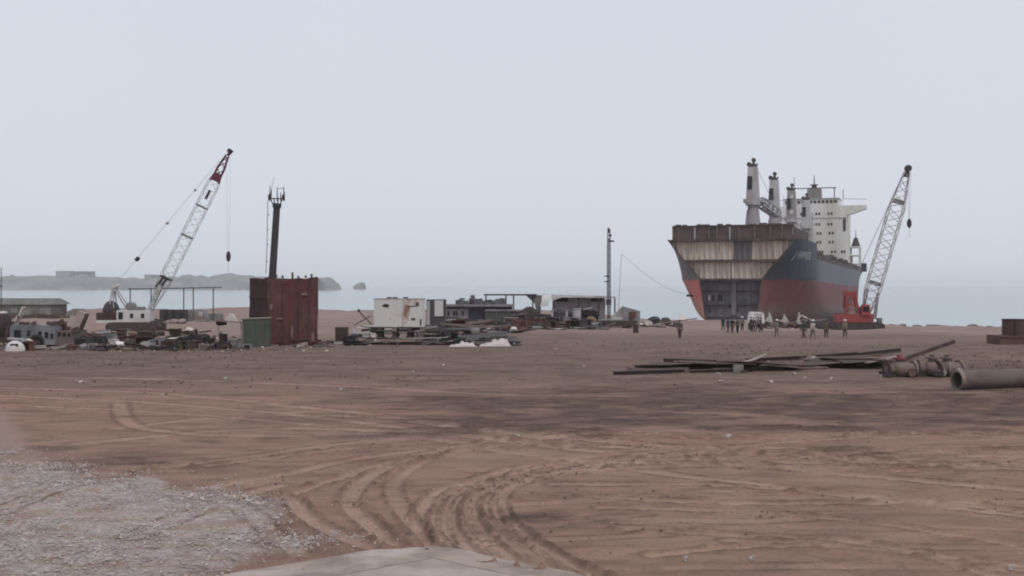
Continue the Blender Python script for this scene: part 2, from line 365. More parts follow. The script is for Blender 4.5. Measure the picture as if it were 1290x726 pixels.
    c = mix(mul(attr('far'), rng_(noise(.12, (.5, 1.2, 1)), .3, .6, .6, 1)), c, mix(rng_(noise(.45, (.6, 1.1, 1)), .38, .62), (.168, .117, .099), (.102, .071, .061)))
    c = mix(mul(attr('far'), rng_(noise(1.6, (.8, 1.2, 1), 8, .7), .5, .66, 0, .7)), c, (.08, .056, .048))
    c = mix(mul(attr('damp'), .95), c, mix(rng_(noise(1.3, (.7, 1.3, 1)), .4, .62), (.055, .036, .03), (.1, .067, .056)))
    c = mix(mul(attr('tan'), .8), c, (.25, .185, .155))
    c = mix(mul(attr('track'), mul(attr('damp'), -.8, 'MULTIPLY_ADD')), c, mix(rng_(noise(1.1), .38, .62), (.37, .262, .205), (.27, .185, .145)))
    c = mix(attr('sand'), c, mix(rng_(noise(.25, (.4, 1, 1)), .35, .65), (.27, .2, .175), (.2, .145, .128)))
    c = mix(mul(attr('gravel'), rng_(noise(1.1, (.8, 1.2, 1)), .36, .56, .25, 1)), c, mix(rng_(noise(9, d=3), .35, .65), (.23, .192, .18), (.39, .342, .328)))
    c = mix(mul(attr('berm'), rng_(noise(2.6), .4, .56, .1, .95)), c, (.1, .062, .048))  # dark loose soil on the berms, deepened to paint in rut shading
    c = mix(mul(rng_(noise(3.2, d=8), .6, .7), .5), c, (.085, .058, .05))               # darker clods
    c = mix(mul(rng_(noise(7, d=4), .66, .74), .5), c, (.33, .27, .24))                 # pale chips
    c = mix(mul(rng_(noise(11, d=5, rg=.75), .52, .68), .45), c, (.1, .07, .06)); c = mix(mul(rng_(noise(15, d=4, rg=.75), .56, .7), .4), c, (.34, .27, .235))
    K.new(c, b.inputs['Base Color'])
    bp = N.new('ShaderNodeBump'); bp.inputs['Strength'].default_value = 1; bp.inputs['Distance'].default_value = .035
    hsum = mul(noise(4, d=9, rg=.7), mul(noise(16, d=4), .35), 'ADD'); K.new(hsum, bp.inputs['Height']); K.new(bp.outputs[0], b.inputs['Normal'])
    me.materials.append(m)
build_ground()

# gravel stones and clods: nobody could count them
def stones(name, pts, smin, smax, m, label):
    vb = np.array([(1, 0, 0), (-1, 0, 0), (0, 1, 0), (0, -1, 0), (0, 0, 1), (0, 0, -.6)], float)
    fb = np.array([(0, 2, 4), (2, 1, 4), (1, 3, 4), (3, 0, 4), (2, 0, 5), (1, 2, 5), (3, 1, 5), (0, 3, 5)])
    n = len(pts); a = rng.uniform(0, 6.28, n); s = smin + (smax - smin) * rng.uniform(0, 1, n) ** 3
    v = np.repeat(vb[None], n, 0) * (1 + rng.uniform(-.3, .3, (n, 6, 1))) * s[:, None, None] * np.stack([np.ones(n), rng.uniform(.6, 1, n), rng.uniform(.4, .75, n)], 1)[:, None]
    c, si = np.cos(a)[:, None], np.sin(a)[:, None]
    x = v[..., 0] * c - v[..., 1] * si; y = v[..., 0] * si + v[..., 1] * c
    w = np.stack([x, y, v[..., 2]], -1) + np.asarray(pts)[:, None]
    f = (fb[None] + 6 * np.arange(n)[:, None, None]).reshape(-1, 3)
    me = bpy.data.meshes.new(name); me.from_pydata(w.reshape(-1, 3).tolist(), [], f.tolist()); me.materials.append(m)
    o = bpy.data.objects.new(name, me); COL.objects.link(o); tag(o, label, kind='stuff'); return o
X = rng.uniform(-14, 0, 150000); Y = rng.uniform(16, 34, 150000)
k = (sdf(GRAV, X, Y) + .55 + 1.5 * fbm(X * .8, Y * .8, 44, 5) < .1 + rng.exponential(.35, len(X))) & (np.abs(X / Y) < .6)
k &= rng.uniform(0, 1, len(X)) < (.35 + .9 * fbm(X * .5, Y * .5, 12) + .25)
X = X[k][:24000]; Y = Y[k][:24000]
GRAVM = mat('gravel_stone', (.35, .31, .3), .95, (.2, .172, .165), 1.7, c3=(.47, .43, .415), s3=4, bump=0)
stones('gravel', np.stack([X, Y, base_z(X, Y) + .08], 1), .008, .042, GRAVM, 'grey crushed gravel spread at the lower left')
X = rng.uniform(-30, 34, 26000); Y = rng.uniform(18, 75, 26000)
k = (np.abs(X / Y) < .6) & (rng.uniform(0, 1, len(X)) < np.clip(.05 + .6 * fbm(X * .25, Y * .5, 15), 0, 1)) & (sdf(GRAV, X, Y) > .3)
stones('dirt_clods', np.stack([X[k], Y[k], base_z(X[k], Y[k]) + .015], 1), .01, .055, mat('clod_dirt', (.1, .068, .058), .95, (.16, .11, .09), .6, bump=0), 'small dirt clods strewn over the tracked yard')

X = rng.uniform(-50, 55, 30000); Y = rng.uniform(44, 104, 30000)
k = (np.abs(X / Y) < .55) & (rng.uniform(0, 1, len(X)) < np.clip(.06 + .8 * fbm(X * .12, Y * .3, 19), 0, .6))
stones('dirt_clods', np.stack([X[k], Y[k], base_z(X[k], Y[k]) + .02], 1), .02, .13, mat('clod_grey', (.125, .092, .084), .95, (.07, .05, .046), .6, bump=0), 'dark clods and stones scattered over the middle of the yard')
cx_ = []
for path, hw, dp, li in ruts:
    p = np.asarray(path); sg = np.diff(p, axis=0); ln = np.hypot(*sg.T); n = int(min(1400, ln.sum() * 16)); cum = np.concatenate([[0], np.cumsum(ln)]); al = rng.uniform(0, cum[-1], n)
    k = np.clip(np.searchsorted(cum, al) - 1, 0, len(sg) - 1); f = (al - cum[k])[:, None]; dr = sg[k] / (ln[k][:, None] + 1e-9); off = (rng.choice([-1, 1], n) * hw * (1.45 + rng.normal(0, .3, n)))[:, None]
    q = p[k] + dr * f + np.stack([-dr[:, 1], dr[:, 0]], 1) * off
    keep = rng.uniform(0, 1, n) < np.clip(-.1 + 1.5 * fbm(al * .45, al * 0 + dp * 777, 51), 0, 1) * li
    cx_.append(q[keep])
cx_ = np.concatenate(cx_); cx_ = cx_[(cx_[:, 1] < 60) & (cx_[:, 1] > 15) & (np.abs(cx_[:, 0] / cx_[:, 1]) < .6)]
stones('dirt_clods', np.stack([cx_[:, 0], cx_[:, 1], base_z(cx_[:, 0], cx_[:, 1]) + .012], 1), .01, .055, mat('clod_dirt', (.1, .068, .058), .95), 'crumbled dark dirt along the edges of the wheel tracks')

X = rng.uniform(-16, 18, 30000); Y = rng.uniform(17, 40, 30000)
k = (np.abs(X / Y) < .55) & (rng.uniform(0, 1, len(X)) < np.clip(.1 + .6 * fbm(X * .4, Y * .6, 27), 0, .5))
stones('pebbles', np.stack([X[k], Y[k], base_z(X[k], Y[k]) + .012], 1), .006, .035, mat('pebble', (.3, .235, .2), .95, (.2, .15, .125), .6, bump=0), 'small pale pebbles strewn over the near yard')

# concrete slab corner in the foreground
def slab():
    c0 = Vector((*px2w([(545, 709)])[0], 0)); a = Vector((-1.13, -.95, 0)).normalized(); b = Vector((1.07, -.95, 0)).normalized()
    CONC = mat('concrete', (.315, .26, .225), .9, (.24, .195, .168), 1.1, c3=(.36, .31, .28), s3=.5, bump=.12, bscale=22)
    m = MB(); h = .068; e = 14
    q = [c0, c0 + a * e, c0 + a * e + b * e, c0 + b * e]
    m.add([(p.x, p.y, h) for p in q] + [(p.x, p.y, -.2) for p in q], [(0, 1, 2, 3), (0, 4, 5, 1), (0, 3, 7, 4)])
    o = m.build('concrete_slab', CONC); tag(o, kind='structure')
    j = MB()
    for d_, o_ in ((a, b), (b, a)): j.beam(c0 - o_ * .018 + Vector((0, 0, .03)), c0 + d_ * e - o_ * .018 + Vector((0, 0, .03)), .034, .05)
    tag(j.build('slab_joint', mat('joint_dirt', (.07, .05, .043), .95)), kind='structure')
    k = MB(); wd = .95
    def ledge(d, n2, o2, flip=False, wd=.95):
        def fn(u, v):
            if flip: u = 1 - u
            p = c0 + d * (u * e) + (-o2) * (.035 + (wd - .035) * v)
            wv = .12 * (fbm(p.x * 1.1, p.y * 1.1, 7)) * v
            return (p.x - o2.x * wv, p.y - o2.y * wv, .066 - .035 * v ** 4 - .012 * v + .01 * vnoise(p.x * 4, p.y * 4, 3))
        k.sheet(fn, 60, 6, .15)
    # rounded corner of the mortar skirt
    ledge(a, None, b, True, 1.4)
    ledge(b, None, a)
    def cor(u, v):
        t = u * math.pi / 2; d = (-b) * math.cos(t) + (-a) * math.sin(t)
        ww = 1.4 + (.95 - 1.4) * u; p = c0 + d * (.035 + (ww - .035) * v); return (p.x, p.y, .066 - .035 * v ** 4 - .012 * v + .01 * vnoise(p.x * 4, p.y * 4, 3))
    k.sheet(cor, 10, 6, .15)
    tag(k.build('slab_edge', mat('mortar', (.31, .25, .215), .95, (.2, .16, .14), .9, c3=(.37, .32, .29), s3=.6, bump=.25, bscale=12)), kind='structure')
slab()

# ------------------------------------------------------------------ sea, hills, islands
def sea():
    m = MB(); m.add([(-16000, 120, SEA), (16000, 120, SEA), (16000, 26000, SEA), (-16000, 26000, SEA)], [(0, 1, 2, 3)])
    w = bpy.data.materials.new('sea_water'); w.use_nodes = True; N = w.node_tree.nodes; K = w.node_tree.links; b = N['Principled BSDF']
    b.inputs['Base Color'].default_value = (.16, .235, .245, 1); b.inputs['Roughness'].default_value = .14; b.inputs['IOR'].default_value = 1.33
    tc = N.new('ShaderNodeTexCoord'); mp = N.new('ShaderNodeMapping'); mp.inputs['Scale'].default_value = (.12, .5, 1); K.new(tc.outputs['Object'], mp.inputs[0])
    n = N.new('ShaderNodeTexNoise'); n.inputs['Scale'].default_value = 1; n.inputs['Detail'].default_value = 4; K.new(mp.outputs[0], n.inputs['Vector'])
    bp = N.new('ShaderNodeBump'); bp.inputs['Strength'].default_value = .12; bp.inputs['Distance'].default_value = .15; K.new(n.outputs[0], bp.inputs['Height']); K.new(bp.outputs[0], b.inputs['Normal'])
    o = m.build('sea', w); tag(o, kind='structure')
sea()
def ridge(name, Y, prof, depth, foot, seed):
    """a real headland: rises from the water at Y, crest profile [(px,py)], falls behind"""
    xs = np.linspace(prof[0][0], prof[-1][0], 150); pyv = np.interp(xs, [p[0] for p in prof], [p[1] for p in prof])
    vs = []; nv = 14
    for x, py in zip(xs, pyv):
        top = CH - (py - HZ) / F * (Y + depth * .5) - SEA
        for j in range(nv + 1):
            v = j / nv; yy = Y + depth * v + 60 * vnoise(x * .08, v * 3, seed)
            hgt = max(0, top) * (math.sin(math.pi * v) ** .6 if v < .5 else math.sin(math.pi * v) ** .9) * (1 + .35 * (vnoise(x * .13, v * 5, seed + 2)) * (1 if abs(v - .5) > .06 else .2))
            vs.append(((x - CX) / F * yy, yy, SEA - 1.5 + hgt + (1.5 if 0 < j < nv else 0)))
    W = nv + 1; fs = [(i * W + j, (i + 1) * W + j, (i + 1) * W + j + 1, i * W + j + 1) for i in range(len(xs) - 1) for j in range(nv)]
    m = MB(); m.add(vs, fs); o = m.build(name, HILLM, sharp=70); tag(o, kind='structure'); return o
ridge('hills', 2300, [(-420, 352), (-300, 346), (-150, 349), (0, 350), (17, 348), (42, 347.5), (75, 347.5), (120, 348), (160, 350.5), (200, 351), (225, 349), (240, 347), (262, 349), (285, 345.5), (300, 346), (330, 350), (370, 352), (392, 358), (400, 363)], 420, 0, 3)
ridge('hills', 2150, [(386, 363), (392, 352), (400, 350), (412, 350), (420, 353), (427, 358), (430, 364)], 100, 0, 8)
ridge('hills', 2500, [(445, 361), (449, 358), (455, 355.5), (459, 356), (461, 361)], 70, 0, 12)
def far_building(px0, px1, py0, Y, label, nw):
    c = (px0 + px1) / 2; s = Y / F; z0 = CH - (350 - HZ) * s; z1 = CH - (py0 - HZ) * s
    t = thing('headland_building', label, 'building', ((c - CX) * s, Y, z0 - 3)); w = (px1 - px0) * s; h = z1 - z0 + 3
    MB().box((-w * .3, 0, h / 2), (w * .4, 24, h)).build('wing', mat('far_wall', (.26, .25, .25), .9), t)
    MB().box((w * .2 + .2, 2, h / 2 - .8), (w * .6, 22, h - 1.6)).build('hall', mat('far_wall_dark', (.16, .155, .16), .9), t)
    MB().box((w * .2 + .2, 2, h - 1.3), (w * .62, 25, 1)).build('roof', mat('far_roof', (.3, .29, .29), .9), t)
    for i in range(nw):
        MB().box((w * (.0 + .45 * i / max(1, nw - 1)), -9.1, h * .62), (w * .03, .3, h * .25)).build('window', BLACK, t)
far_building(73, 117, 341.5, 2480, 'long flat-roofed building on the headland ridge, the wider one at far left', 5)
far_building(184, 207, 346, 2480, 'small flat building on the far headland behind the white crane boom', 3)

# ------------------------------------------------------------------ beached ship
SH = Matrix.Translation((46.6, 254, -3)) @ Matrix.Rotation(-R(21.1), 4, 'Z') @ Matrix.Rotation(-R(.75), 4, 'X')
FC, MD, SL = 17.5, 13.8, 164.0
def w0(h): return float(np.interp(h, [0, .8, 4, 9, 11, 13.5, 16, 17.5], [5.2, 5.7, 6.1, 6.9, 8.3, 10.6, 12.7, 13.9]))
def w1(h): return float(np.interp(h, [0, .25, .7, 1.6, 2.5], [13.2, 14, 14.6, 15, 15.1]))
def wid(s, h):
    L = np.interp(h, [0, 3, 9, 17.5], [64, 46, 25, 20]); t = min(1, max(0, s / L)); a = 1 - (1 - t) ** 2.1
    w = w0(h) * (1 - a) + w1(h) * a
    if s > 125: 
        q = (s - 125) / (SL - 125); w *= 1 - q * q * np.interp(h, [0, 6, 13.8], [.85, .4, .12])
    return float(w)
def ship():
    t = thing('cargo_ship', 'beached blue and red cargo ship with its bow cut off, hold open', 'ship')
    t.matrix_world = SH
    # hull paint: by height on the hull
    m = bpy.data.materials.new('hull_paint'); m.use_nodes = True; N = m.node_tree.nodes; K = m.node_tree.links; b = N['Principled BSDF']
    b.inputs['Roughness'].default_value = .6; b.inputs['Specular IOR Level'].default_value = .3
    tc = N.new('ShaderNodeTexCoord'); sp = N.new('ShaderNodeSeparateXYZ'); K.new(tc.outputs['Object'], sp.inputs[0])
    def noise(sc, st):
        mp = N.new('ShaderNodeMapping'); mp.inputs['Scale'].default_value = st; K.new(tc.outputs['Object'], mp.inputs[0])
        n = N.new('ShaderNodeTexNoise'); n.inputs['Scale'].default_value = sc; n.inputs['Detail'].default_value = 6; K.new(mp.outputs[0], n.inputs['Vector']); return n.outputs[0]
    def rg(v, a, c, lo=0, hi=1):
        r = N.new('ShaderNodeMapRange'); r.inputs[1].default_value = a; r.inputs[2].default_value = c; r.inputs[3].default_value = lo; r.inputs[4].default_value = hi; K.new(v, r.inputs[0]); return r.outputs[0]
    def mth(op, a, c):
        x = N.new('ShaderNodeMath'); x.operation = op
        for s_, v in ((0, a), (1, c)):
            if isinstance(v, (int, float)): x.inputs[s_].default_value = v
            else: K.new(v, x.inputs[s_])
        return x.outputs[0]
    def mix(f, a, c):
        x = N.new('ShaderNodeMix'); x.data_type = 'RGBA'
        for s_, v in ((0, f), (6, a), (7, c)):
            if isinstance(v, (int, float)): x.inputs[s_].default_value = v
            elif isinstance(v, tuple): x.inputs[s_].default_value = (*v, 1)
            else: K.new(v, x.inputs[s_])
        return x.outputs[2]
    n1 = noise(.25, (1, 1, .5)); n2 = noise(.9, (1, 1, .12)); n3 = noise(.12, (1, .5, 1))
    z = mth('ADD', sp.outputs[2], rg(n1, .3, .7, -.3, .3))
    navy = mix(rg(n1, .4, .65), (.027, .032, .045), (.04, .045, .058))
    paled = mix(rg(n2, .4, .65), (.125, .13, .155), (.09, .095, .115))
    navy = mix(rg(sp.outputs[1], 22, 34), navy, paled)                                  # lighter grey puts the flat side's sky reflection into the colour
    navy = mix(rg(sp.outputs[0], -3, -5), navy, mix(rg(n2, .4, .65), (.17, .16, .16), (.12, .11, .11)))   # greyer over the left side of the hull
    navy = mix(mth('MULTIPLY', rg(n2, .58, .72), .6), navy, (.075, .05, .045))           # rust runs
    red = mix(rg(n1, .38, .62), (.125, .03, .034), (.15, .045, .045))
    pink = mix(rg(n2, .42, .62), (.52, .125, .115), (.58, .2, .165))                     # bright primer left on the far bow
    red = mix(rg(sp.outputs[0], -3, -5), red, pink)
    foul = mix(rg(n2, .4, .65), (.17, .125, .115), (.11, .075, .07))
    c = mix(rg(z, 1.2, 4.2), foul, red)
    c2 = mix(rg(sp.outputs[0], -3, -5), c, mix(rg(z, 1.5, 6), (.5, .27, .2), pink))
    c = mix(rg(z, 8.7, 8.95), c2, navy)
    c = mix(mth('MULTIPLY', rg(n3, .55, .75), .2), c, (.13, .09, .085))
    K.new(c, b.inputs['Base Color'])
    # shell
    hl = [0, .25, .7, 1.6, 2.5, 4, 5.5, 7, 8, 9, 10, 11, 12.2, 13.0, 13.8]; hf = [14.6, 15.4, 16.2, 17, 17.5]
    sl = [0, 1.2, 2.5, 5, 7.5, 10, 13, 16, 19, 22, 24.5, 25.5, 28, 31, 35, 40, 46, 60, 80, 100, 125, 133, 141, 149, 157, SL]
    def jag(h): return .35 * float(vnoise(h * 1.3, .5, 3)) + (.5 * max(0, (9 - h)) / 9)
    M_ = MB()
    for sg in (-1, 1):
        g = {}
        for i, s_ in enumerate(sl):
            for j, h in enumerate(hl + (hf if s_ <= 24.5 else [])):
                g[i, j] = len(M_.v); M_.v.append((sg * wid(s_, h), s_ + (jag(h) if i == 0 else 0), h))
        for i in range(len(sl) - 1):
            for j in range(len(hl) + len(hf) - 1):
                q = (i, j), (i + 1, j), (i + 1, j + 1), (i, j + 1)
                if all(k in g for k in q):
                    ids = [g[k] for k in q]; M_.f.append(tuple(ids if sg > 0 else ids[::-1]))
        # transom half, cut edge thickness
        last = [g[len(sl) - 1, j] for j in range(len(hl))]
        for h in range(len(hl) - 1):
            a, c_ = hl[h], hl[h + 1]; o = len(M_.v); M_.v += [(0, SL, a), (0, SL, c_)]; f = (last[h], o, o + 1, last[h + 1]); M_.f.append(f if sg > 0 else f[::-1])
    hull = M_.build('hull', m, t, sharp=40)
    # inner plating strips beside the cut
    for sg in (-1, 1):
        I = MB(); hs = hl + hf
        for a, c_ in zip(hs, hs[1:]):
            q = []
            for h in (a, c_):
                q += [(sg * wid(0, h), jag(h) - .002, h), (sg * (wid(0, h) - .3), jag(h) - .002, h), (sg * (wid(3, h) - .35), 3, h)]
            I.add(q, [(0, 1, 4, 3), (1, 2, 5, 4)] if sg < 0 else [(0, 3, 4, 1), (1, 4, 5, 2)])
        I.build('cut_plate_edge', DECKR, t)
    # decks
    D = MB()
    for lo_, hi_, hh in ((0, 25, FC - .12), (24.6, SL - .1, MD - .15)):
        ss = [x for x in sl if lo_ <= x <= hi_ + .01] + ([hi_] if hi_ not in sl else [])
        ss = sorted(set([lo_] + ss))
        for a, c_ in zip(ss, ss[1:]):
            wa_, wb_ = wid(a, hh) - .05, wid(c_, hh) - .05
            D.add([(-wa_, a, hh), (wa_, a, hh), (wb_, c_, hh), (-wb_, c_, hh)], [(0, 1, 2, 3)])
    D.add([(-14.9, 25.1, MD - .1), (14.9, 25.1, MD - .1), (14.9, 25.1, FC - .1), (-14.9, 25.1, FC - .1)], [(0, 3, 2, 1)])
    D.build('deck', DECKR, t)
    for hh, th in ((FC - .25, .42), (12.85, .5), (8.85, .4)):
        k = MB(); n = 24
        for i in range(n):
            a, c_ = -1 + 2 * i / n, -1 + 2 * (i + 1) / n; w = wid(0, hh) - .1
            k.box((w * (a + c_) / 2, 1.3 + .25 * float(vnoise(i * .9, hh, 4)), hh + .03 * (i % 2)), (w * 2 / n, 2.5, th * (.8 + .4 * random.random())))
        k.build('deck_edge', DECKR, t)
    # corrugated bulkheads
    def corr(h0, h1, s_, x0, x1, mm, name, pitch=1.25, dp=.4):
        k = MB(); xs = []; x = x0; ph = 0
        while x < x1: xs.append((x, ph)); x += pitch / 4 if ph in (1, 3) else pitch / 4; ph = (ph + 1) % 4
        xs.append((x1, ph)); rows = 9; W = len(xs)
        for j in range(rows):
            h = h0 + (h1 - h0) * j / (rows - 1); wi = wid(s_, h) - .32
            for x, p in xs:
                xx = max(-wi, min(wi, x)); k.v.append((xx, s_ + (dp if p in (1, 2) else 0), h))
        for j in range(rows - 1):
            for i in range(W - 1): k.f.append((j * W + i, j * W + i + 1, (j + 1) * W + i + 1, (j + 1) * W + i))
        return k.build(name, mm, t, sharp=20)
    corr(13.1, FC - .45, 1.0, -14, .45, BULK, 'bulkhead'); corr(13.1, FC - .45, 1.0, 4.4, 14, BULK, 'bulkhead')
    corr(13.1, FC - .45, 1.1, .5, 4.35, mat('grey_bulkhead', (.13, .13, .135), .8, (.17, .13, .12), .4), 'bulkhead_panel')
    corr(9.05, 12.6, 1.0, -14, 14, BULK, 'bulkhead')
    MB().box((.4, .8, 10.9), (.35, .5, 3.6)).build('bulkhead_stiffener', BULK, t)
    # dark lower hold
    k = MB()
    hs = [0, 1, 2.5, 4, 6, 8.7]
    for a, c_ in zip(hs, hs[1:]):
        wa_, wb_ = wid(2.6, a) - .3, wid(2.6, c_) - .3; k.add([(-wa_, 2.6, a), (wa_, 2.6, a), (wb_, 2.6, c_), (-wb_, 2.6, c_)], [(0, 1, 2, 3)])
    k.build('hold_bulkhead', HOLD, t)
    for hh, dpt in ((6.35, .55), (3.55, .8), (1.0, .35)):
        MB().box((0, 2.3, hh), ((wid(2, hh) - .35) * 2, dpt, .28)).build('hold_stringer', DECKR if hh > 1.2 else HOLD, t)
    MB().box((.35, 2.2, 5.0), (.95, .6, 7.4)).build('hold_post', mat('hold_post_paint', (.16, .16, .175), .8), t)
    for x, z_, w, h in ((-4.2, 4.9, .5, 1.3), (-2.7, 4.9, .9, 1.5), (.9, 2.2, .6, .8), (-5.1, 2.2, .5, 1.2), (-.7, 3.1, .45, .9)):
        MB().box((x, 2.56, z_), (w, .06, h)).build('hold_opening', BLACK, t)
    for x in (-5.2, -3.4, -1.6, 2.3, 3.8, 5.2):
        MB().box((x, 2.45, 5.0), (.12, .25, 7.2)).build('hold_frame', HOLD, t)
    MB().box((-4.9, 1.6, 4.9), (.3, .2, 1.2)).build('ladder', LGREY, t)
    # forecastle breakwater (dark plated wall with stiffeners)
    k = MB(); wv = 12.9
    k.box((-.1, 1.4, FC + 1.5), (wv * 2, .3, 3.0)); k.box((-wv, 13, FC + 1.4), (.3, 23, 2.8))
    k.box((wv + .2, 13, FC + 1.2), (.3, 23, 2.4)); k.box((0, 24.6, FC + 1), (wv * 2, .3, 2.2))
    k.box((-.3, 5, FC + 2.9), (wv * 2 - .6, 7, .25))
    fb = k.build('forecastle_wall', DECKR, t)
    for x in (-11.6, -8.0, -4.9, -3.1, -.4, 1.6, 4.9, 8.2, 10.6): MB().box((x, 1.12, FC + 1.35), (.26, .34, 2.7)).build('stiffener', LGREY if x in (-.4, -8.0) else mat('stiffener_rust', (.17, .115, .1), .85), fb)
    MB().box((0, 1.1, FC + 2.95), (wv * 2 + .2, .5, .18)).build('top_rail', RUSTB, fb)
    for i in range(16):
        x = -12 + i * 1.55; MB().box((x, 1.6 + random.random() * 6, FC + 3.2), (random.uniform(.4, 1.6), random.uniform(.5, 2), random.uniform(.15, .55))).build('deck_fitting', DECKR, fb)
    # side bulwark and hatch covers
    for sg in (-1, 1):
        k = MB()
        s_ = 26.5
        while s_ < 158:
            L = random.uniform(2.2, 3.6); h = random.choice((.9, 1.1, 1.1, 1.5)); w = wid(s_, MD) - .12
            k.box((sg * w, s_ + L / 2, MD + h / 2), (.18, L - .05, h)); 
            k.box((sg * (w - .3), s_, MD + .85), (.25, .22, 1.7)); s_ += L
        k.build('bulwark', DECKR, t)
    for a, c_ in ((31, 56), (63.5, 88), (95.5, 121)):
        k = MB(); k.box((0, (a + c_) / 2, MD + .8), (25, c_ - a, 1.7)); hc = k.build('hatch_coaming', DECKR, t)
        n = 5
        for i in range(n):
            l = (c_ - a) / n; MB().box((0, a + l * (i + .5), MD + 2.05), (25.6, l - .25, .75)).build('hatch_cover', mat('hatch_paint', (.1, .085, .085), .8, (.06, .05, .05), .4), hc)
        for i in range(9): MB().box((12.4 + .5 * random.random(), a + random.random() * (c_ - a), MD + 1.4), (.5, random.uniform(.5, 2), 2.2 + random.random() * 1.2)).build('hatch_fitting', DECKR, hc)
        # deck cranes
    for n, (s_, dk, sl_) in enumerate(((27.6, FC - .3, 0), (59.8, MD, 0), (91.8, MD, 1), (124.5, MD, 1))):
        q = MB(); top = 28.0 if n != 3 else 27.5; b0 = dk
        q.box((0, s_, (b0 + 20.5) / 2), (5.6, 5, 20.5 - b0)); 
        q.tube((0, s_, 20.4), (0, s_, 25.6), 1.95, 1.45, n=20); q.tube((0, s_, 25.5), (0, s_, 27.0), 1.3, 1.25, n=20)
        c = q.build('deck_crane', CRANEB, t, sharp=50)
        MB().tube((0, s_, 26.8), (0, s_, 27.5), 1.75, n=20).build('slewing_ring', CRANEW, c)
        z0 = 27.4
        tw = MB().box((0, s_, z0 + 4.1), (2.9, 2.7, 8.4), taper=(.72, .8)); tw.build('crane_tower', CRANEW if n != 2 else CRANEB, c)
        MB().box((-.55, s_ - 1.33, z0 + 4.6), (1.1, .14, 3.0), rot=(R(-1.9), 0, 0)).build('machinery_opening', BLACK, c)
        if n == 2:
            for zz in (2.2, 6.6): MB().box((.2, s_ - 1.3, z0 + zz), (.9, .16, 1.1)).build('machinery_opening', WHITE, c)
        h = MB(); h.box((-.1, s_, z0 + 8.7), (1.2, 1.5, .9)); h.tube((-.9, s_ - .4, z0 + 9.0), (-.9, s_ + .4, z0 + 9.0), .55, n=14); h.tube((.15, s_ - .4, z0 + 10.0), (.15, s_ + .4, z0 + 10.0), .5, n=14)
        h.beam((.1, s_, z0 + 8.8), (.15, s_, z0 + 10.1), .35, .5); h.beam((0, s_, z0 + 8.8), (-1.3, s_, z0 + 9.1), .3, .3); h.beam((.7, s_, z0 + 8.4), (1.0, s_, z0 + 9.2), .12, .4)
        h.build('sheave_head', DARK, c)
        MB().box((-1.6, s_ - .2, z0 + .4), (1.0, 1.6, .9)).build('operator_cab', CRANEW, c)
        # jib laid down over the hatch, aft (first crane) or luffed
        if n == 0:
            j = MB().lattice((1.3, s_ + .8, z0 + .4), (2.2, s_ + 25, z0 - 1.2), 1.5, 1.9, 1.1, 9, .22, up=(1, 0, 0))
            j.box((1.75, s_ + 13, z0 - .4), (1.5, 23.5, .5), rot=(R(-3.8), 0, 0)); j.build('jib', CRANEW, c)
        else:
            j = MB().lattice((-1.0, s_ + 1.2, z0 + .2), (-1.4, s_ + 21, z0 - .6), 1.1, 1.3, .9, 8, .14, up=(1, 0, 0)); j.build('jib', CRANEW, c)
        wr = MB()
        if n == 0: wr.tube((.2, s_, z0 + 9.5), (2.2, s_ + 25, z0 - .8), .05, n=4)
        else: wr.tube((-.2, s_, z0 + 9.5), (-1.4, s_ + 21, z0 - .3), .05, n=4)
        wr.build('luffing_wire', PWIRE, c)
    # accommodation block
    s_ = 140; hw = 10.6
    k = MB(); k.box((0, s_ + 7, (MD + 35.0) / 2), (hw * 2, 14, 35.0 - MD)); a = k.build('accommodation_block', HOUSE, t)
    rows = [(32.9, 0), (29.5, 0), (26.6, 1), (23.7, 1), (20.6, 2)]
    xs = (-8.0, -7.0, -3.6, -2.6, 1.2, 2.1, 5.0, 6.0)
    for z_, mode in rows:
        off = (0, .6, 1.6)[mode]
        for i, x in enumerate(xs + ((8.1, 8.9) if mode == 2 else ())):
            MB().box((x + off * (.7 if x > -5 else 0), s_ - .02, z_ - .4), (.5, .12, .85)).build('window', BLACK, a)
    MB().box((0, s_ + .2, 31.15), (hw * 2 + .3, .7, .3)).build('deck_ledge', CRANEW, a)
    MB().box((0, s_ - .6, 24.9), (hw * 2 * .0 + .3, .1, 16)).build('drain_pipe', LGREY, a)
    MB().box((hw - .6, s_ - .05, 28.8), (.9, .12, 4.0)).build('stair_recess', DECKR, a)
    br = MB().box((-.5, s_ + 4.6, 36.15), (hw * 2 - 4, 9, 2.3)).build('wheelhouse', HOUSE, t)
    for i in range(13): MB().box((-8.2 + i * 1.28, s_ + .08, 36.35), (.85, .12, .8)).build('window', BLACK, br)
    MB().box((-.5, s_ + 4.6, 37.42), (hw * 2 - 3.6, 9.6, .24)).build('roof', LGREY, br)
    for sg in (-1, 1):
        w = MB().prism([(sg * 9.0, 35.05), (sg * 16.6, 35.05), (sg * 16.6, 33.9), (sg * 12.4, 32.4), (sg * 10.0, 31.8), (sg * 9.0, 31.8)], 3.4, Matrix.Translation((0, s_ + 2.5, 0)))
        w.build('bridge_wing', HOUSE, t)
        r = MB().beam((sg * 9.4, s_ + 1, 37.2), (sg * 16.8, s_ + 1, 36.9), .1, .16)
        r.beam((sg * 9.4, s_ + 1, 35.0), (sg * 9.4, s_ + 1, 38.9), .12, .12); r.build('wing_rail', LGREY, t)
    mk = MB().box((0, s_ + 5, 39.3), (4.6, 4, 3.4), taper=(.92, .9)); mm = mk.build('radar_mast', GREY, t)
    k = MB(); k.box((0, s_ + 4.4, 41.6), (1.5, 1.5, 1.6)); k.tube((0, s_ + 4.4, 42), (0, s_ + 4.4, 45.4), .22, .1, n=8); k.beam((-7, s_ + 4.4, 41.2), (7, s_ + 4.4, 41.2), .25, .3)
    k.build('mast_yard', DARK, mm)
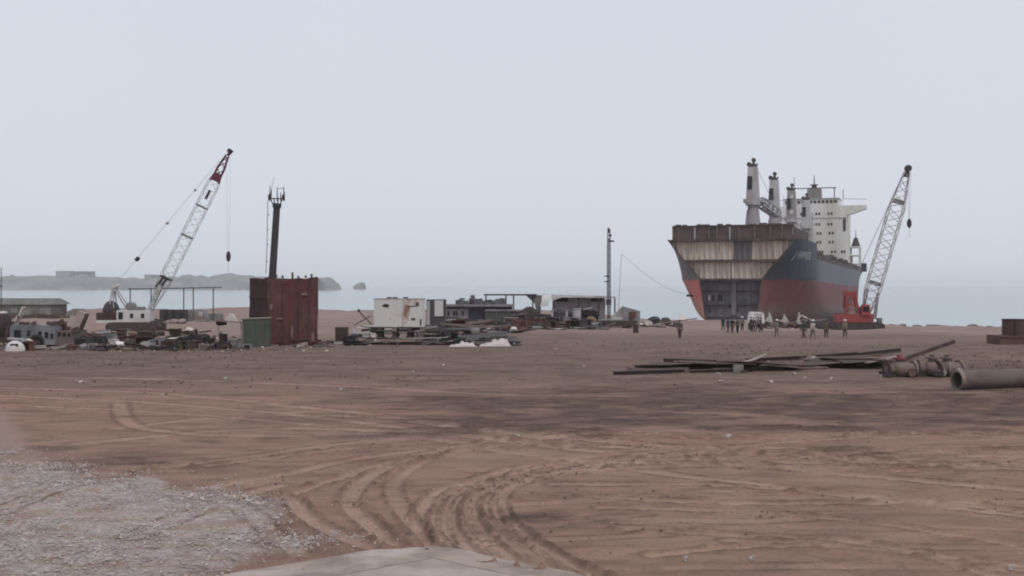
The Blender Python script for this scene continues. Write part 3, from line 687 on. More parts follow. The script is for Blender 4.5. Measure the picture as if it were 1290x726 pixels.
    k = MB(); k.tube((-6.4, s_ + 4.4, 37.4), (-6.4, s_ + 4.4, 45), .16, .08, n=6); k.tube((6.4, s_ + 4.4, 37.4), (6.4, s_ + 4.4, 41.3), .16, n=6); k.tube((9.2, s_ + 4, 37.3), (9.2, s_ + 4, 40.6), .1, n=6); k.build('antenna', DARK, mm)
    MB().box((0, s_ + 3.6, 42.2), (2.6, .25, .3)).build('radar_scanner', DARK, mm)
    # aft: funnel and stern decks
    k = MB().box((0, s_ + 17.2, (MD + 33) / 2), (7, 5, 33 - MD)); k.build('funnel', mat('funnel_paint', (.06, .07, .1), .6), t)
    k = MB()
    for z_ in (16.6, 19.4, 22.2): k.box((11.4, s_ + 15, z_), (4.6, 5, .45))
    for x in (9.3, 13.5):
        for y_ in (12.8, 17.3): k.box((x, s_ + y_, 18), (.4, .4, 8.6))
    k.box((10, s_ + 16, 21), (1.6, 2, 2.2)); k.box((10.2, s_ + 16, 18), (1.8, 2.4, 2.2)); k.build('boat_deck', HOUSE, t)
    k = MB().tube((12.2, s_ + 15, 22.4), (12.2, s_ + 15, 25.4), 1.5, .55, n=12); k.tube((12.2, s_ + 15, 25.4), (12.2, s_ + 15, 28), .14, .06, n=6); k.build('ventilator', DARK, t)
    MB().box((14.4, s_ + 19, 15.6), (1.8, 3, 2.8)).build('winch_house', DARK, t)
    MB().box((-wid(9, 5) - .7, 9.5, 5.4), (1.6, 1.8, .5)).build('fairlead', DARK, t)
    # name on the bow flare: follows the plating on the starboard-side of the picture
    try:
        cu = bpy.data.curves.new('ship_name', 'FONT'); cu.body = 'J HANDE'; cu.size = 2.5; cu.extrude = .03; cu.space_character = 1.1; cu.shear = .15
        ob = bpy.data.objects.new('tmp_name', cu); COL.objects.link(ob); dg = bpy.context.evaluated_depsgraph_get()
        me = bpy.data.meshes.new_from_object(ob.evaluated_get(dg)); bpy.data.objects.remove(ob)
        mx = max(v.co.x for v in me.vertices); L = 10.5
        for v in me.vertices:
            s2 = 4.6 + v.co.x / mx * L; h = 13.4 + v.co.y * .95 + (.0)
            ww = wid(s2, h) + .07 + (v.co.z + .03); v.co = (ww, s2, h)
        me.materials.append(mat('name_white', (.36, .36, .38), .7)); o = bpy.data.objects.new('name_lettering', me); COL.objects.link(o); o.parent = t
    except Exception as e: print('name', e)
ship()

# ------------------------------------------------------------------ crawler cranes
def crawler_tracks(t, hl, hw, h, y=1.7):
    for sg in (-1, 1):
        pts = []; r = h / 2; n = 8
        for i in range(n + 1): a = -math.pi / 2 + math.pi * i / n; pts.append((hl - r + math.cos(a) * r, r + math.sin(a) * r))
        for i in range(n + 1): a = math.pi / 2 + math.pi * i / n; pts.append((-hl + r + math.cos(a) * r, r + math.sin(a) * r))
        tr = MB().prism(pts, hw, Matrix.Translation((0, sg * y, 0))).build('track', TRACK, t)
        k = MB()
        for i in range(7): x = -hl + r + (2 * hl - 2 * r) * i / 6; k.tube((x, sg * y - hw / 2 - .05, r * .85), (x, sg * y + hw / 2 + .05, r * .85), r * .55, n=12)
        k.build('road_wheels', DARK, tr)
        k = MB(); L = 2 * hl
        for i in range(26): k.box((-hl + r + (L - h) * i / 25, sg * y, h + .015), (.12, hw + .06, .06))
        k.build('track_shoes', TRACK, tr)
    MB().box((0, 0, h * .62), (hl * .9, y * 2 - .5, h * .5)).build('carbody', DARK, t)
def crane_white():
    Yc = 140; p = at(172, Yc); t = thing('crawler_crane', 'white crawler crane with a red-tipped lattice boom leaning right over the scrap', 'crane', p, R(6))
    crawler_tracks(t, 3.1, .85, 1.0)
    MB().box((-3.15, 0, 1.72), (2.2, 3.0, .85)).build('counterweight', mat('counterweight_maroon', (.06, .028, .027), .8), t)
    MB().box((-3.1, 0, 1.14), (2.3, 3.04, .3)).build('rear_skirt', WHITE, t)
    h = MB().box((-.1, 0, 1.72), (3.75, 3.0, 1.4)).build('house', WHITE, t)
    for x in (-1.5, -.25, 1.0): MB().box((x, -1.52, 1.8), (.36 if x > -1 else .5, .06, .5 if x > -1 else .8)).build('window', BLACK, h)
    MB().box((.3, .2, 1.0), (4.2, 2.4, .3)).build('slew_base', DARK, t)
    k = MB().box((.2, -.7, 2.62), (1.7, 1.3, .4)); k.tube((-.6, -1, 2.9), (-.6, 1, 2.9), .45, n=14); k.build('winch', GREY, t)
    MB().ball((-2.9, 0, 2.3), (1.0, 1.2, 1.25)).build('engine_cover', DARK, t)
    A = Vector((-2.6, 0, 5.1)); k = MB()
    for sy in (-.9, .9):
        k.beam((-3.0, sy, 2.2), (A.x, sy * .6, A.z), .12, .12); k.beam((-.9, sy, 2.5), (A.x + .1, sy * .6, A.z), .13, .13); k.beam((-2.4, sy, 2.2), (A.x, sy * .6, A.z), .1, .1)
    k.beam((A.x, -.6, A.z), (A.x, .6, A.z), .2, .2); k.build('gantry', LGREY, t)
    MB().box((A.x + .2, 0, A.z + .12), (.7, 1.3, .35), rot=(0, R(-25), 0)).build('gantry_sheave', WHITE, t)
    f = Vector((1.55, 0, 2.4)); tip = Vector((10.75, 0, 21.25)); d = (tip - f).normalized()
    b = MB(); e = f + d * 16.9
    b.lattice(f, e, .5, 1.32, 1.25, 19, .03, ta=.2, tb=.05, lr=.017); bo = b.build('boom', mat('boom_white', (.27, .255, .255), .6, (.17, .155, .155), 1.2), t)
    for q, c_ in ((4.2, DARK), (9.7, GREY), (13.6, GREY)):
        k = MB(); c = f + d * q; n_ = Vector((-d.z, 0, d.x))
        k.beam(c - n_ * .62 + Vector((0, -.62, 0)), c + n_ * .62 + Vector((0, -.62, 0)), .14, .22); k.beam(c - n_ * .62 + Vector((0, .62, 0)), c + n_ * .62 + Vector((0, .62, 0)), .14, .22)
        if q < 5:
            k.beam(c + n_ * .3, c - d * 1.5 + n_ * .55, .22, .3); k.beam(c - n_ * .1, c - d * 1.2 + n_ * .1, .22, .25); k.beam(c + Vector((0, -.7, 0)), c + Vector((0, .7, 0)), .2, .2)
        k.beam(c + Vector((0, -.7, 0)), c + Vector((0, .7, 0)), .12, .12); k.build('boom_joint', c_, bo)
    k = MB(); n_ = Vector((-d.z, 0, d.x))
    for sy in (-.45, .45): k.add([tuple(f + d * .4 + Vector((0, sy, 0)) - n_ * .18), tuple(f + d * 3.2 + Vector((0, sy * 1.2, 0)) - n_ * .1), tuple(f + d * 3.2 + Vector((0, sy * 1.2, 0)) + n_ * .4), tuple(f + d * .4 + Vector((0, sy, 0)) + n_ * .18)], [(0, 1, 2, 3)])
    k.beam(f + d * 2 + Vector((0, -.5, 0)), f + d * 2 + Vector((0, .5, 0)), .15, .15); k.build('boom_foot_plate', mat('foot_plate', (.4, .41, .37), .7), bo)
    c = f + d * 15.2; MB().beam(c - d * .6, c + d * .6, .2, .28).build('boom_light', DARK, bo)
    k = MB().lattice(e, tip - d * .6, 1.1, .8, .35, 4, .07, ta=.1, tb=.5, lr=.05); k.box(tuple(e + d * .6), (.8, .9, 1.0), rot=(0, math.atan2(d.x, d.z), 0)); k.build('boom_head', mat('boom_head_red', (.13, .03, .045), .7), bo)
    k = MB().tube(tip + Vector((0, -.3, 0)), tip + Vector((0, .3, 0)), .27, n=14); k.beam(tip - d * .6, tip + Vector((.35, 0, .05)), .26, .3); k.build('head_sheave', mat('sheave_maroon', (.07, .03, .035), .8), bo)
    bs = tip - d * 1.4 + Vector((-d.z, 0, d.x)) * .5; k = MB(); kk = MB()
    for sy in (-.35, .35):
        k.tube(A + Vector((0, sy, .1)), bs + Vector((0, sy, 0)), .011, n=4)
    k.build('pendant_line', PWIRE, t)
    for q, sz in ((.22, .5), (.5, .28), (.76, .26)):
        c = A.lerp(bs, q); MB().box(tuple(c), (.5 * sz * 2, .9, .32 * sz * 2), rot=(0, R(-52), 0)).build('pendant_spreader', DARK if q < .3 else LGREY, t)
    hx = tip.x - .15; z1 = P(284, 316, Yc).z - p.z; z2 = P(284, 330, Yc).z - p.z; z3 = P(284, 346, Yc).z - p.z
    k = MB().tube((hx - .22, 0, tip.z), (hx - .1, 0, z1), .01, n=4); k.tube((hx + .25, 0, tip.z), (hx + .08, 0, z1), .01, n=4); k.tube((hx, 0, z2), (hx, 0, z3), .02, n=4); k.build('hoist_rope', PWIRE, t)
    MB().ball((hx, 0, (z1 + z2) / 2), (.28, .2, .65)).build('hook_block', DARK, t)
crane_white()
def crane_red():
    Yc = 150; p = at(1078, Yc); t = thing('crawler_crane', 'red crawler crane with a white lattice boom beside the ship hull', 'crane', p, R(-8))
    crawler_tracks(t, 3.25, .85, .85)
    h = MB().box((-.3, 0, 1.45), (4.5, 3.0, 1.05)).build('house', REDP, t)
    MB().box((-2.0, 0, 1.65), (.9, 2.9, .75)).build('counterweight', mat('counterweight_dark', (.09, .03, .03), .8), t)
    MB().box((1.0, -1.2, 2.5), (1.1, 1.0, 1.3), taper=(.85, .9)).build('cab', REDP, t)
    MB().box((1.0, -1.72, 2.6), (.7, .06, .6)).build('cab_window', BLACK, t)
    k = MB()
    for sy in (-1.1, 1.1):
        k.beam((-1.3, sy, 1.9), (-1.2, sy * .8, 4.9), .22, .22); k.beam((.3, sy, 1.9), (-.2, sy * .8, 4.8), .2, .2); k.beam((-1.3, sy, 3.1), (.1, sy * .9, 3.1), .14, .14); k.beam((-1.3, sy * .9, 4.0), (0, sy * .9, 4.0), .14, .14); k.beam((-1.3, sy, 1.9), (-.2, sy * .8, 4.8), .12, .12)
    k.box((-.75, 0, 4.5), (1.4, 1.9, .55)); k.build('gantry', REDP, t)
    k = MB().box((-.5, 0, 2.3), (2, 1.6, .7)); k.tube((.6, -.8, 2.4), (.6, .8, 2.4), .5, n=14); k.build('winch', mat('winch_pale', (.3, .22, .2), .7), t)
    MB().box((2.9, 0, 1.0), (.5, 1.2, .9)).build('step_box', GREY, t)
    f = Vector((1.15, 0, 1.7)); tip = Vector((6.35, 0, 20.2)); d = (tip - f).normalized()
    k = MB()
    for sy in (-.7, .7): k.beam((.8, sy, 1.9), f + d * 3.6 + Vector((-.7, sy, 0)), .12, .16); k.beam((2.3, sy, 1.3), f + d * 3.0 + Vector((.75, sy, 0)), .12, .18)
    k.build('boom_foot', GREY, t)
    b = MB().lattice(f, tip - d * .5, .7, 1.75, .6, 20, .07, ta=.17, tb=.24, lr=.045); bo = b.build('boom', mat('boom_white_red_crane', (.47, .46, .47), .6, (.3, .28, .28), 1), t)
    n_ = Vector((-d.z, 0, d.x))
    for q in (4.3, 14.9):
        c = f + d * q; k = MB()
        k.beam(c + Vector((0, -.6, 0)), c + Vector((0, .6, 0)), .2, .3)
        for sy in (-.55, .55): k.beam(c - n_ * .7 + Vector((0, sy, 0)), c + n_ * .7 + Vector((0, sy, 0)), .2, .45)
        k.build('boom_joint', GREY, bo)
    k = MB().tube(tip + Vector((0, -.35, 0)), tip + Vector((0, .35, 0)), .42, n=14); k.beam(tip - d * 1.1, tip, .5, .5); k.build('head_sheave', DARK, bo)
    k = MB()
    for sy in (-.5, .5): k.tube((-.9, sy, 4.7), tip - d * .6 + Vector((0, sy * .5, 0)) + n_ * .3, .02, n=4)
    k.build('pendant_line', PWIRE, t)
    hx = tip.x + .15; z1 = P(1141, 276, Yc).z - p.z; z2 = P(1141, 288, Yc).z - p.z; z3 = P(1141, 300, Yc).z - p.z
    k = MB().tube((hx - .15, 0, tip.z), (hx - .05, 0, z1), .018, n=4); k.tube((hx + .2, 0, tip.z), (hx + .05, 0, z1), .018, n=4); k.tube((hx, 0, z2), (hx, 0, z3), .02, n=4); k.build('hoist_rope', PWIRE, t)
    MB().ball((hx, 0, (z1 + z2) / 2), (.3, .22, .6)).build('hook_block', DARK, t)
crane_red()

# ------------------------------------------------------------------ left background
def shed_left():
    Y0 = 215; s = Y0 / F; zc = at(40, Y0).z
    t = thing('long_shed', 'long low olive grey shed with a hipped roof at the left edge behind the junk', 'building', (at(40, Y0).x, Y0, zc))
    w = 20; h = 4.2
    x0 = (-75 - 40) * s; x1 = (85 - 40) * s
    MB().box(((x0 + x1) / 2 - .8, 0, .95), (x1 - x0 - 1.6, 8, 2.0)).build('wall', OLIVE, t)
    vs = [(x0, -4.3, 1.95), (x1 - .9, -4.3, 1.95), (x1 - .9, 4.3, 1.95), (x0, 4.3, 1.95), (x0 + 1.5, -2.5, 3.0), (x1 - 2.2, -2.5, 3.0), (x1 - 2.2, 2.5, 3.0), (x0 + 1.5, 2.5, 3.0)]
    MB().add(vs, [(0, 1, 5, 4), (1, 2, 6, 5), (2, 3, 7, 6), (3, 0, 4, 7), (4, 5, 6, 7), (3, 2, 1, 0)]).build('roof', OLIVE, t)
    for px, w_ in ((8, 10), (30, 8), (47, 7), (68, 14)): MB().box(((px - 40) * s, -4.05, .75), (w_ * s, .12, 1.2)).build('panel', mat('pale_olive', (.2, .2, .19), .85), t)
    m = MB().prism([(-1.4, 0), (-1.2, .7), (-.4, 1.3), (.9, 1.3), (1.3, .4), (1.5, 0)], 2.5); tag(m.build('concrete_block', GREY, None, at(97, 214)), 'low grey block just right of the long olive shed', 'block')
    tag(MB().tube((0, 0, -.2), (0, 0, 8.6), .1, .07, n=8).box((0, 0, 5.4), (.25, .25, .3)).build('utility_pole', DARK, None, at(1.5, 200)), 'thin dark pole standing at the far left edge of the yard', 'pole')
    k = MB()
    for i in range(22):
        px = random.uniform(0, 84); q = at(px, random.uniform(196, 208)); k.box((q.x, q.y, q.z + .25), (random.uniform(.5, 2.4), .8, random.uniform(.4, 1.0)), rot=(0, random.uniform(-.2, .2), random.random()))
    tag(k.build('scrap_rubble', RUSTB), 'dark rusty rubble along the foot of the long shed', 'rubble', kind='stuff')
shed_left()
def open_shelter():
    Y0 = 195; s = Y0 / F; p = at(225, Y0)
    t = thing('open_shelter', 'thin flat-roofed open shelter on posts behind the white crane', 'shelter', p)
    zr = P(225, 363.5, Y0).z - p.z
    MB().beam(((165 - 225) * s, 0, zr - .1), ((276 - 225) * s, 0, zr + .15), 3.4, .14).build('roof', DARK, t)
    for px in (167, 193, 234, 246, 271): MB().tube(((px - 225) * s, -1.2, -.3), ((px - 225) * s, -1.2, zr), .09, n=6).build('post', DARK, t)
    MB().box(((262 - 225) * s, -1, .75), (5.5, .3, 1.1)).build('low_wall', GREY, t)
    for i, px in enumerate((204, 209, 214, 219, 224, 229, 234)):
        q = at(px, 190 + (i % 2) * 1.2); d = thing('oil_drum', 'black oil drum in the row beneath the open shelter', 'drum', q, 0, 'black drums under the open shelter')
        MB().tube((0, 0, 0), (0, 0, 1.9), .38, n=14).build('barrel', DARK, d); k = MB()
        for z in (.05, .65, 1.25, 1.85): k.tube((0, 0, z), (0, 0, z + .06), .4, n=14)
        k.build('hoop', BLACK, d)
    b = thing('storage_tank', 'grey rounded box body standing under the shelter right of the black drums', 'box', at(249, 192), 0)
    MB().prism([(-1.6, 0), (-1.6, 1.9), (1.1, 1.9), (1.45, 1.3), (1.65, 0)], 2).build('shell', GREY, b); MB().box((.75, -1.02, 1.25), (.7, .06, .8)).build('side_panel', LGREY, b); MB().box((-.4, -1.02, .9), (.12, .08, 1.7)).build('rib', DARK, b)
    b = thing('steel_bin', 'dark steel bin behind the white crane house, left of the drums', 'bin', at(167, 176))
    MB().box((0, 0, .9), (1.3, 1.3, 2.0)).build('body', DARK, b); MB().box((0, 0, 1.95), (1.4, 1.4, .12)).build('rim', GREY, b)
    tag(MB().prism([(-.8, 0), (-.6, .9), (-.3, 1.35), (.3, 1.3), (.6, .7), (.95, 0)], 1.2).build('rock', OFFW, None, at(291, 178)), 'pale boulder on the sand left of the rusty red block', 'rock')
    for px, py, sz in ((212, 391, .35), (219, 390, .5), (229, 389, .55)):
        tag(MB().ball((0, 0, sz * .5), (sz * 1.3, sz, sz * .8), jit=.2).build('rock', STONE, None, at(px, 172)), 'pale rubble lump on the sand bank under the drums', 'rock', 'pale lumps below the drum row')
open_shelter()

# ------------------------------------------------------------------ red block, mast, green bin
def red_block():
    Yb = 92; s = Yb / F; p = at(338, Yb); H = 85 * s
    t = thing('steel_block', 'tall rusty red steel block, cut piece of a ship, standing in the yard', 'scrap block', p)
    # plan: corner toward camera at px 338; left face goes back-left, right face to the right
    A = Vector((0, 0, 0)); Bv = Vector(((397 - 338) * s + .05, .9, 0)); C = Vector(((310 - 338) * s - .25, 2.4, 0)); D = Bv + C
    k = MB(); pts = [A, Bv, D, C]; n = 14
    def face(a, b, name, m, corr, top):
        def fn(u, v):
            q = a.lerp(b, u); nn = (b - a).cross(Vector((0, 0, 1))).normalized(); w = corr * math.sin(u * math.pi * 2 * 7) + .14 * vnoise(u * 3.2, v * 3.2, int(corr * 1000) + 2) + .05 * vnoise(u * 8, v * 8, 5)
            q = q + nn * float(w); z = v * (H + top * float(vnoise(u * 7, .3, 6))) - .05; return (q.x, q.y, z)
        MB().sheet(fn, 44, 8, .05).build(name, m, t, sharp=40)
    face(A, Bv, 'side_panel', mat('rust_panel', (.098, .036, .036), .85, (.07, .032, .032), .9, c3=(.135, .062, .058), s3=.35, stretch=(1, 1, .5)), .012, .34)
    face(C, A, 'end_panel', mat('rust_panel_shaded', (.062, .03, .03), .85, (.045, .025, .027), .7), .02, .2)  # left face: same rust, darkened to paint in its shade
    face(D, C, 'side_panel', RUST, .012, .1); face(Bv, D, 'end_panel', RUST, .012, .1)
    for z in (.9, 2.3, 3.7):
        MB().beam(C + Vector((0, -.06, z)), A + Vector((-.05, -.06, z)), .1, .1).build('rib', RUSTB, t)
    MB().tube((0, -.04, 0), (0, -.04, H), .07, n=8).build('corner_post', RUSTB, t)
    MB().add([tuple(q + Vector((0, 0, H - .5))) for q in pts], [(0, 1, 2, 3)]).build('top_plate', RUSTB, t)
    for u in (.3, .62, .83):
        q = A.lerp(Bv, u); MB().beam((q.x, q.y - .1, 0), (q.x + .03, q.y - .1, H - .1), .06, .05).build('weld_seam', RUSTB, t)
    for u, z, w, h in ((.06, 2.9, .12, .5), (.22, 2.0, .3, .16), (.48, .9, .1, 1.1), (.9, .5, .14, .9), (.72, 3.9, .3, .2)):
        q = A.lerp(Bv, u); MB().ball((q.x, q.y - .06, z), (w, .05, h * .5), jit=.3).build('scraped_patch', mat('scraped_rust', (.2, .13, .115), .9), t)
    k = MB()
    for u, h in ((.15, .3), (.28, .2), (.48, .5), (.6, .15), (.75, .2), (.87, .35)):
        q = A.lerp(Bv, u); k.box((q.x, q.y + .15, H + h * .3), (.14, .12, h))
    k.build('cut_lug', RUSTB, t)
    # leaning antenna mast behind the block
    Y2 = 97; p2 = at(343, Y2); t2 = thing('antenna_mast', 'dark leaning tubular mast with small antennas rising behind the rusty red block', 'mast', p2)
    b = P(343, 352, Y2) - p2; tp = P(349, 258, Y2) - p2; dirv = (tp - b).normalized(); b0 = b - dirv * (b.z / dirv.z)
    MB().tube(b0, tp, .32, .27, n=14).build('tube', DARK, t2, sharp=50)
    k = MB(); c = tp
    k.tube(c - dirv * .25, c + dirv * .1, .36, n=12)
    for dx in (-.62, -.3, .1, .5): k.beam(c + Vector((0, 0, -.6)), c + Vector((dx * .95, 0, .55)), .08, .08)
    k.beam(c + Vector((-.65, 0, .5)), c + Vector((.65, 0, .5)), .08, .08); k.build('bracket', DARK, t2)
    k = MB()
    for dx, h in ((-.62, 1.3), (-.5, .9), (.02, 1.15), (.55, 1.2), (.6, .7), (.3, .6)): k.tube(c + Vector((dx, 0, .3)), c + Vector((dx + (.06 if dx < 0 else 0), 0, .5 + h * .8)), .05, .03, n=6)
    k.tube(c + Vector((-.6, 0, .5)), c + Vector((-.25, 0, 2.3)), .025, .012, n=5); k.beam(c + Vector((.1, 0, 1.3)), c + Vector((.58, 0, 1.35)), .04, .04)
    k.box(tuple(c + Vector((-.6, 0, .6))), (.22, .2, .42)); k.box(tuple(c + Vector((.52, 0, .6))), (.22, .2, .4)); k.build('antenna', DARK, t2)
    k = MB()
    pts2 = [c + Vector((-.75, 0, .35)), c + Vector((-.78, 0, -1.5)), c + Vector((-.82, 0, -3.5)), c + Vector((-.9, 0, -5.6))]
    k.path(pts2, .03, 5)
    for z in (-.8, -2, -3.2, -4.6): k.tube(c + Vector((-.8, 0, z)), c + Vector((-.55 + z * .04, 0, z - .05)), .03, n=4)
    k.build('cable_ladder', GREY, t2)
    # green bin
    q = G(322, 437.5); g = thing('steel_bin', 'green steel bin with a pale rim in front of the rusty red block', 'bin', q, R(3)); s2 = q.y / F
    w = 33 * s2; h = 35 * s2
    MB().box((0, .6, h / 2), (w * .97, 1.2, h), taper=(1.02, 1.03)).build('body', GREEN, g)
    k = MB()
    for x in (-.35, 0, .35): k.box((x * w, -.03, h / 2), (.07, .06, h * .96))
    k.build('rib', GREEN, g)
    MB().beam((-w * .55, .6, h + .02), (w * .52, .6, h + .1), 1.35, .09).build('lid', mat('pale_green_lid', (.24, .22, .185), .85), g)
    # work table / awning left of bin
    q = at(288, q.y + 1.2); s2 = q.y / F; tb = thing('work_table', 'crooked tan board bench on a thin post left of the green bin', 'table', q)
    z = P(288, 405, q.y).z - q.z
    MB().beam(((270 - 288) * s2, 0, z + .06), ((310 - 288) * s2, 0, z - .1), .9, .07).build('tabletop', TAN, tb)
    MB().ball(((279 - 288) * s2, 0, z - .12), (.42, .35, .2), jit=.2).build('rag_bundle', mat('maroon_rag', (.06, .03, .03), .9), tb)
    for px in (275, 304): MB().tube(((px - 288) * s2, 0, 0), ((px - 288) * s2, 0, z), .04, n=6).build('leg', LGREY, tb)
    tag(MB().tube((0, 0, 0), (0, 0, .9), .3, n=12).tube((0, 0, .3), (0, 0, .36), .32, n=12).build('oil_drum', RUSTB, None, at(281.5, q.y + .8)), 'short rusty brown drum under the tan board bench', 'drum')
    # brown square block to the right
    q = G(429.5, 434); d = thing('steel_box', 'square rusty brown box on a pale base right of the rusty red block', 'box', q); s2 = q.y / F
    MB().box((0, .5, 18 * s2 / 2 + .2), (15 * s2, .9, 18 * s2)).build('body', mat('box_brown', (.06, .042, .036), .9), d); MB().box((0, .5, .1), (16.5 * s2, 1.1, .2)).build('base', LGREY, d)
    k = MB()
    for x in (-.34, 0, .34): k.box((x * 15 * s2, .03, .75), (.05, .06, .95))
    k.build('rib', RUSTB, d)
red_block()

# ------------------------------------------------------------------ generic scrap
def scrap_plate(q, w, l, m, seed=0, tilt=.1, bend=.3, lift=.04, rz=None):
    r = random.Random(seed); ph = r.random() * 6; b = bend * r.uniform(.4, 1)
    def fn(u, v): 
        e = .12 * math.sin(u * 9 + ph) + .08 * math.sin(v * 14 + ph * 2)
        return ((u - .5) * l, (v - .5) * w * (1 - .25 * u * r_s) + e * .3 * w, lift + b * abs(u - .4) ** 2 * l * .6 + .05 * math.sin(u * 5 + v * 4 + ph))
    r_s = r.uniform(-.3, 1)
    o = MB().sheet(fn, 8, 4, .03).build('scrap_plate', m, None, q, (r.uniform(-tilt, tilt), r.uniform(-tilt, tilt), r.uniform(-.6, .6) if rz is None else rz)); return o
def scrap_beam(q, l, m, seed=0, rz=None, tilt=.06, sz=.18):
    r = random.Random(seed); k = MB(); k.box((0, 0, sz * .05 + .01), (l, sz, sz * .14)); k.box((0, 0, sz * .55), (l, sz * .14, sz * .85)); k.box((0, 0, sz * 1.02), (l * .98, sz, sz * .14))
    return k.build('scrap_beam', m, None, q + Vector((0, 0, .02)), (0, r.uniform(-tilt, tilt), r.uniform(-.5, .5) if rz is None else rz))
def scrap_pipe(q, l, rad, m, seed=0, rz=None):
    r = random.Random(seed); k = MB().pipe((-l / 2, 0, rad), (l / 2, 0, rad), rad, rad * .8, 12); k.pipe((l / 2 - .06, 0, rad), (l / 2, 0, rad), rad * 1.5, rad * .8, 12)
    return k.build('scrap_pipe', m, None, q, (0, r.uniform(-.06, .06), r.uniform(-.7, .7) if rz is None else rz), sharp=50)
def scrap_frame(q, w, h, m, seed=0):
    r = random.Random(seed); k = MB(); d = w * r.uniform(.5, .8)
    def j(): return r.uniform(-.08, .08)
    c = [Vector((x * w / 2 + j(), y * d / 2 + j(), z * h + j() * z)) for z in (0, 1) for x, y in ((-1, -1), (1, -1), (1, 1), (-1, 1))]
    for a, b in ((0, 1), (1, 2), (2, 3), (3, 0), (4, 5), (5, 6), (6, 7), (7, 4), (0, 4), (1, 5), (2, 6), (3, 7)): k.beam(c[a], c[b], .09, .09)
    k.add([tuple(x) for x in c], [(3, 2, 6, 7), (0, 1, 2, 3)] + ([(0, 3, 7, 4)] if r.random() < .6 else [(1, 2, 6, 5)]) + ([(4, 5, 6, 7)] if r.random() < .5 else []))
    if r.random() < .6:
        a, b = c[0].lerp(c[1], .1), c[4].lerp(c[5], r.uniform(.4, .9)); k.add([tuple(c[0]), tuple(c[0].lerp(c[1], .6)), tuple(b), tuple(c[4])], [(0, 1, 2, 3)])
    return k.build('crumpled_box', m, None, q, (r.uniform(-.12, .12), r.uniform(-.15, .15), r.uniform(-.6, .6)))
def scrap_lump(q, w, m, seed=0):
    k = MB(); st = random.getstate(); random.seed(seed); k.ball((0, 0, w * .25), (w * .55, w * .45, w * .4), n=8, m=5, jit=.28); random.setstate(st)
    return k.build('scrap_lump', m, None, q, random.uniform(0, 3), sharp=15)
PAL = [(RUSTB, 'rusty brown'), (RUST, 'rusty red'), (DARK, 'dark grey'), (GREY, 'faded grey'), (OFFW, 'pale'), (TAN, 'tan')]
def scatter(zone, group, n, area, sizes=(.4, 1.4), wts=(7, 1.6, 5, 3, .7, 1.2), kinds=(3, 3, 2, 2, 3), seed=0):
    r = random.Random(seed)
    for i in range(n):
        px = r.uniform(area[0], area[2]); py = area[1] + (area[3] - area[1]) * r.random() ** .8; q = G(px, py, 60)
        m, cn = r.choices(PAL, wts)[0]; kd = r.choices(range(5), kinds)[0]; sz = r.uniform(*sizes); q = q + Vector((0, 0, (r.uniform(0, .25) if kd < 2 else 0) + (r.uniform(.1, .5) if n >= 44 and r.random() < .4 and py < area[1] + .6 * (area[3] - area[1]) else 0)))
        if kd == 0: o = scrap_plate(q, sz * .8, sz * 1.5, m, i + seed, .35, .5); w = 'bent plate'
        elif kd == 1: o = scrap_beam(q, sz * 2, m, i + seed, tilt=.25, sz=.12 + .08 * r.random()); w = 'steel beam'
        elif kd == 2: o = scrap_pipe(q, sz * 1.6, .08 + .1 * r.random(), m, i + seed); w = 'pipe piece'
        elif kd == 3: o = scrap_frame(q, sz, sz * .7, m, i + seed); w = 'crumpled box'
        else: o = scrap_lump(q, sz * .8, m, i + seed); w = 'crumpled lump'
        tag(o, f'{cn} {w} of scrap {zone}', 'scrap', f'{cn} {w} pieces {group}')
def lump_zone(label, n, area, m, smin, smax, seed):
    r = random.Random(seed); pts = []
    for i in range(n): q = G(r.uniform(area[0], area[2]), r.uniform(area[1], area[3]), 60); pts.append((q.x, q.y, q.z + .02))
    stones('scrap_rubble', pts, smin, smax, m, label)

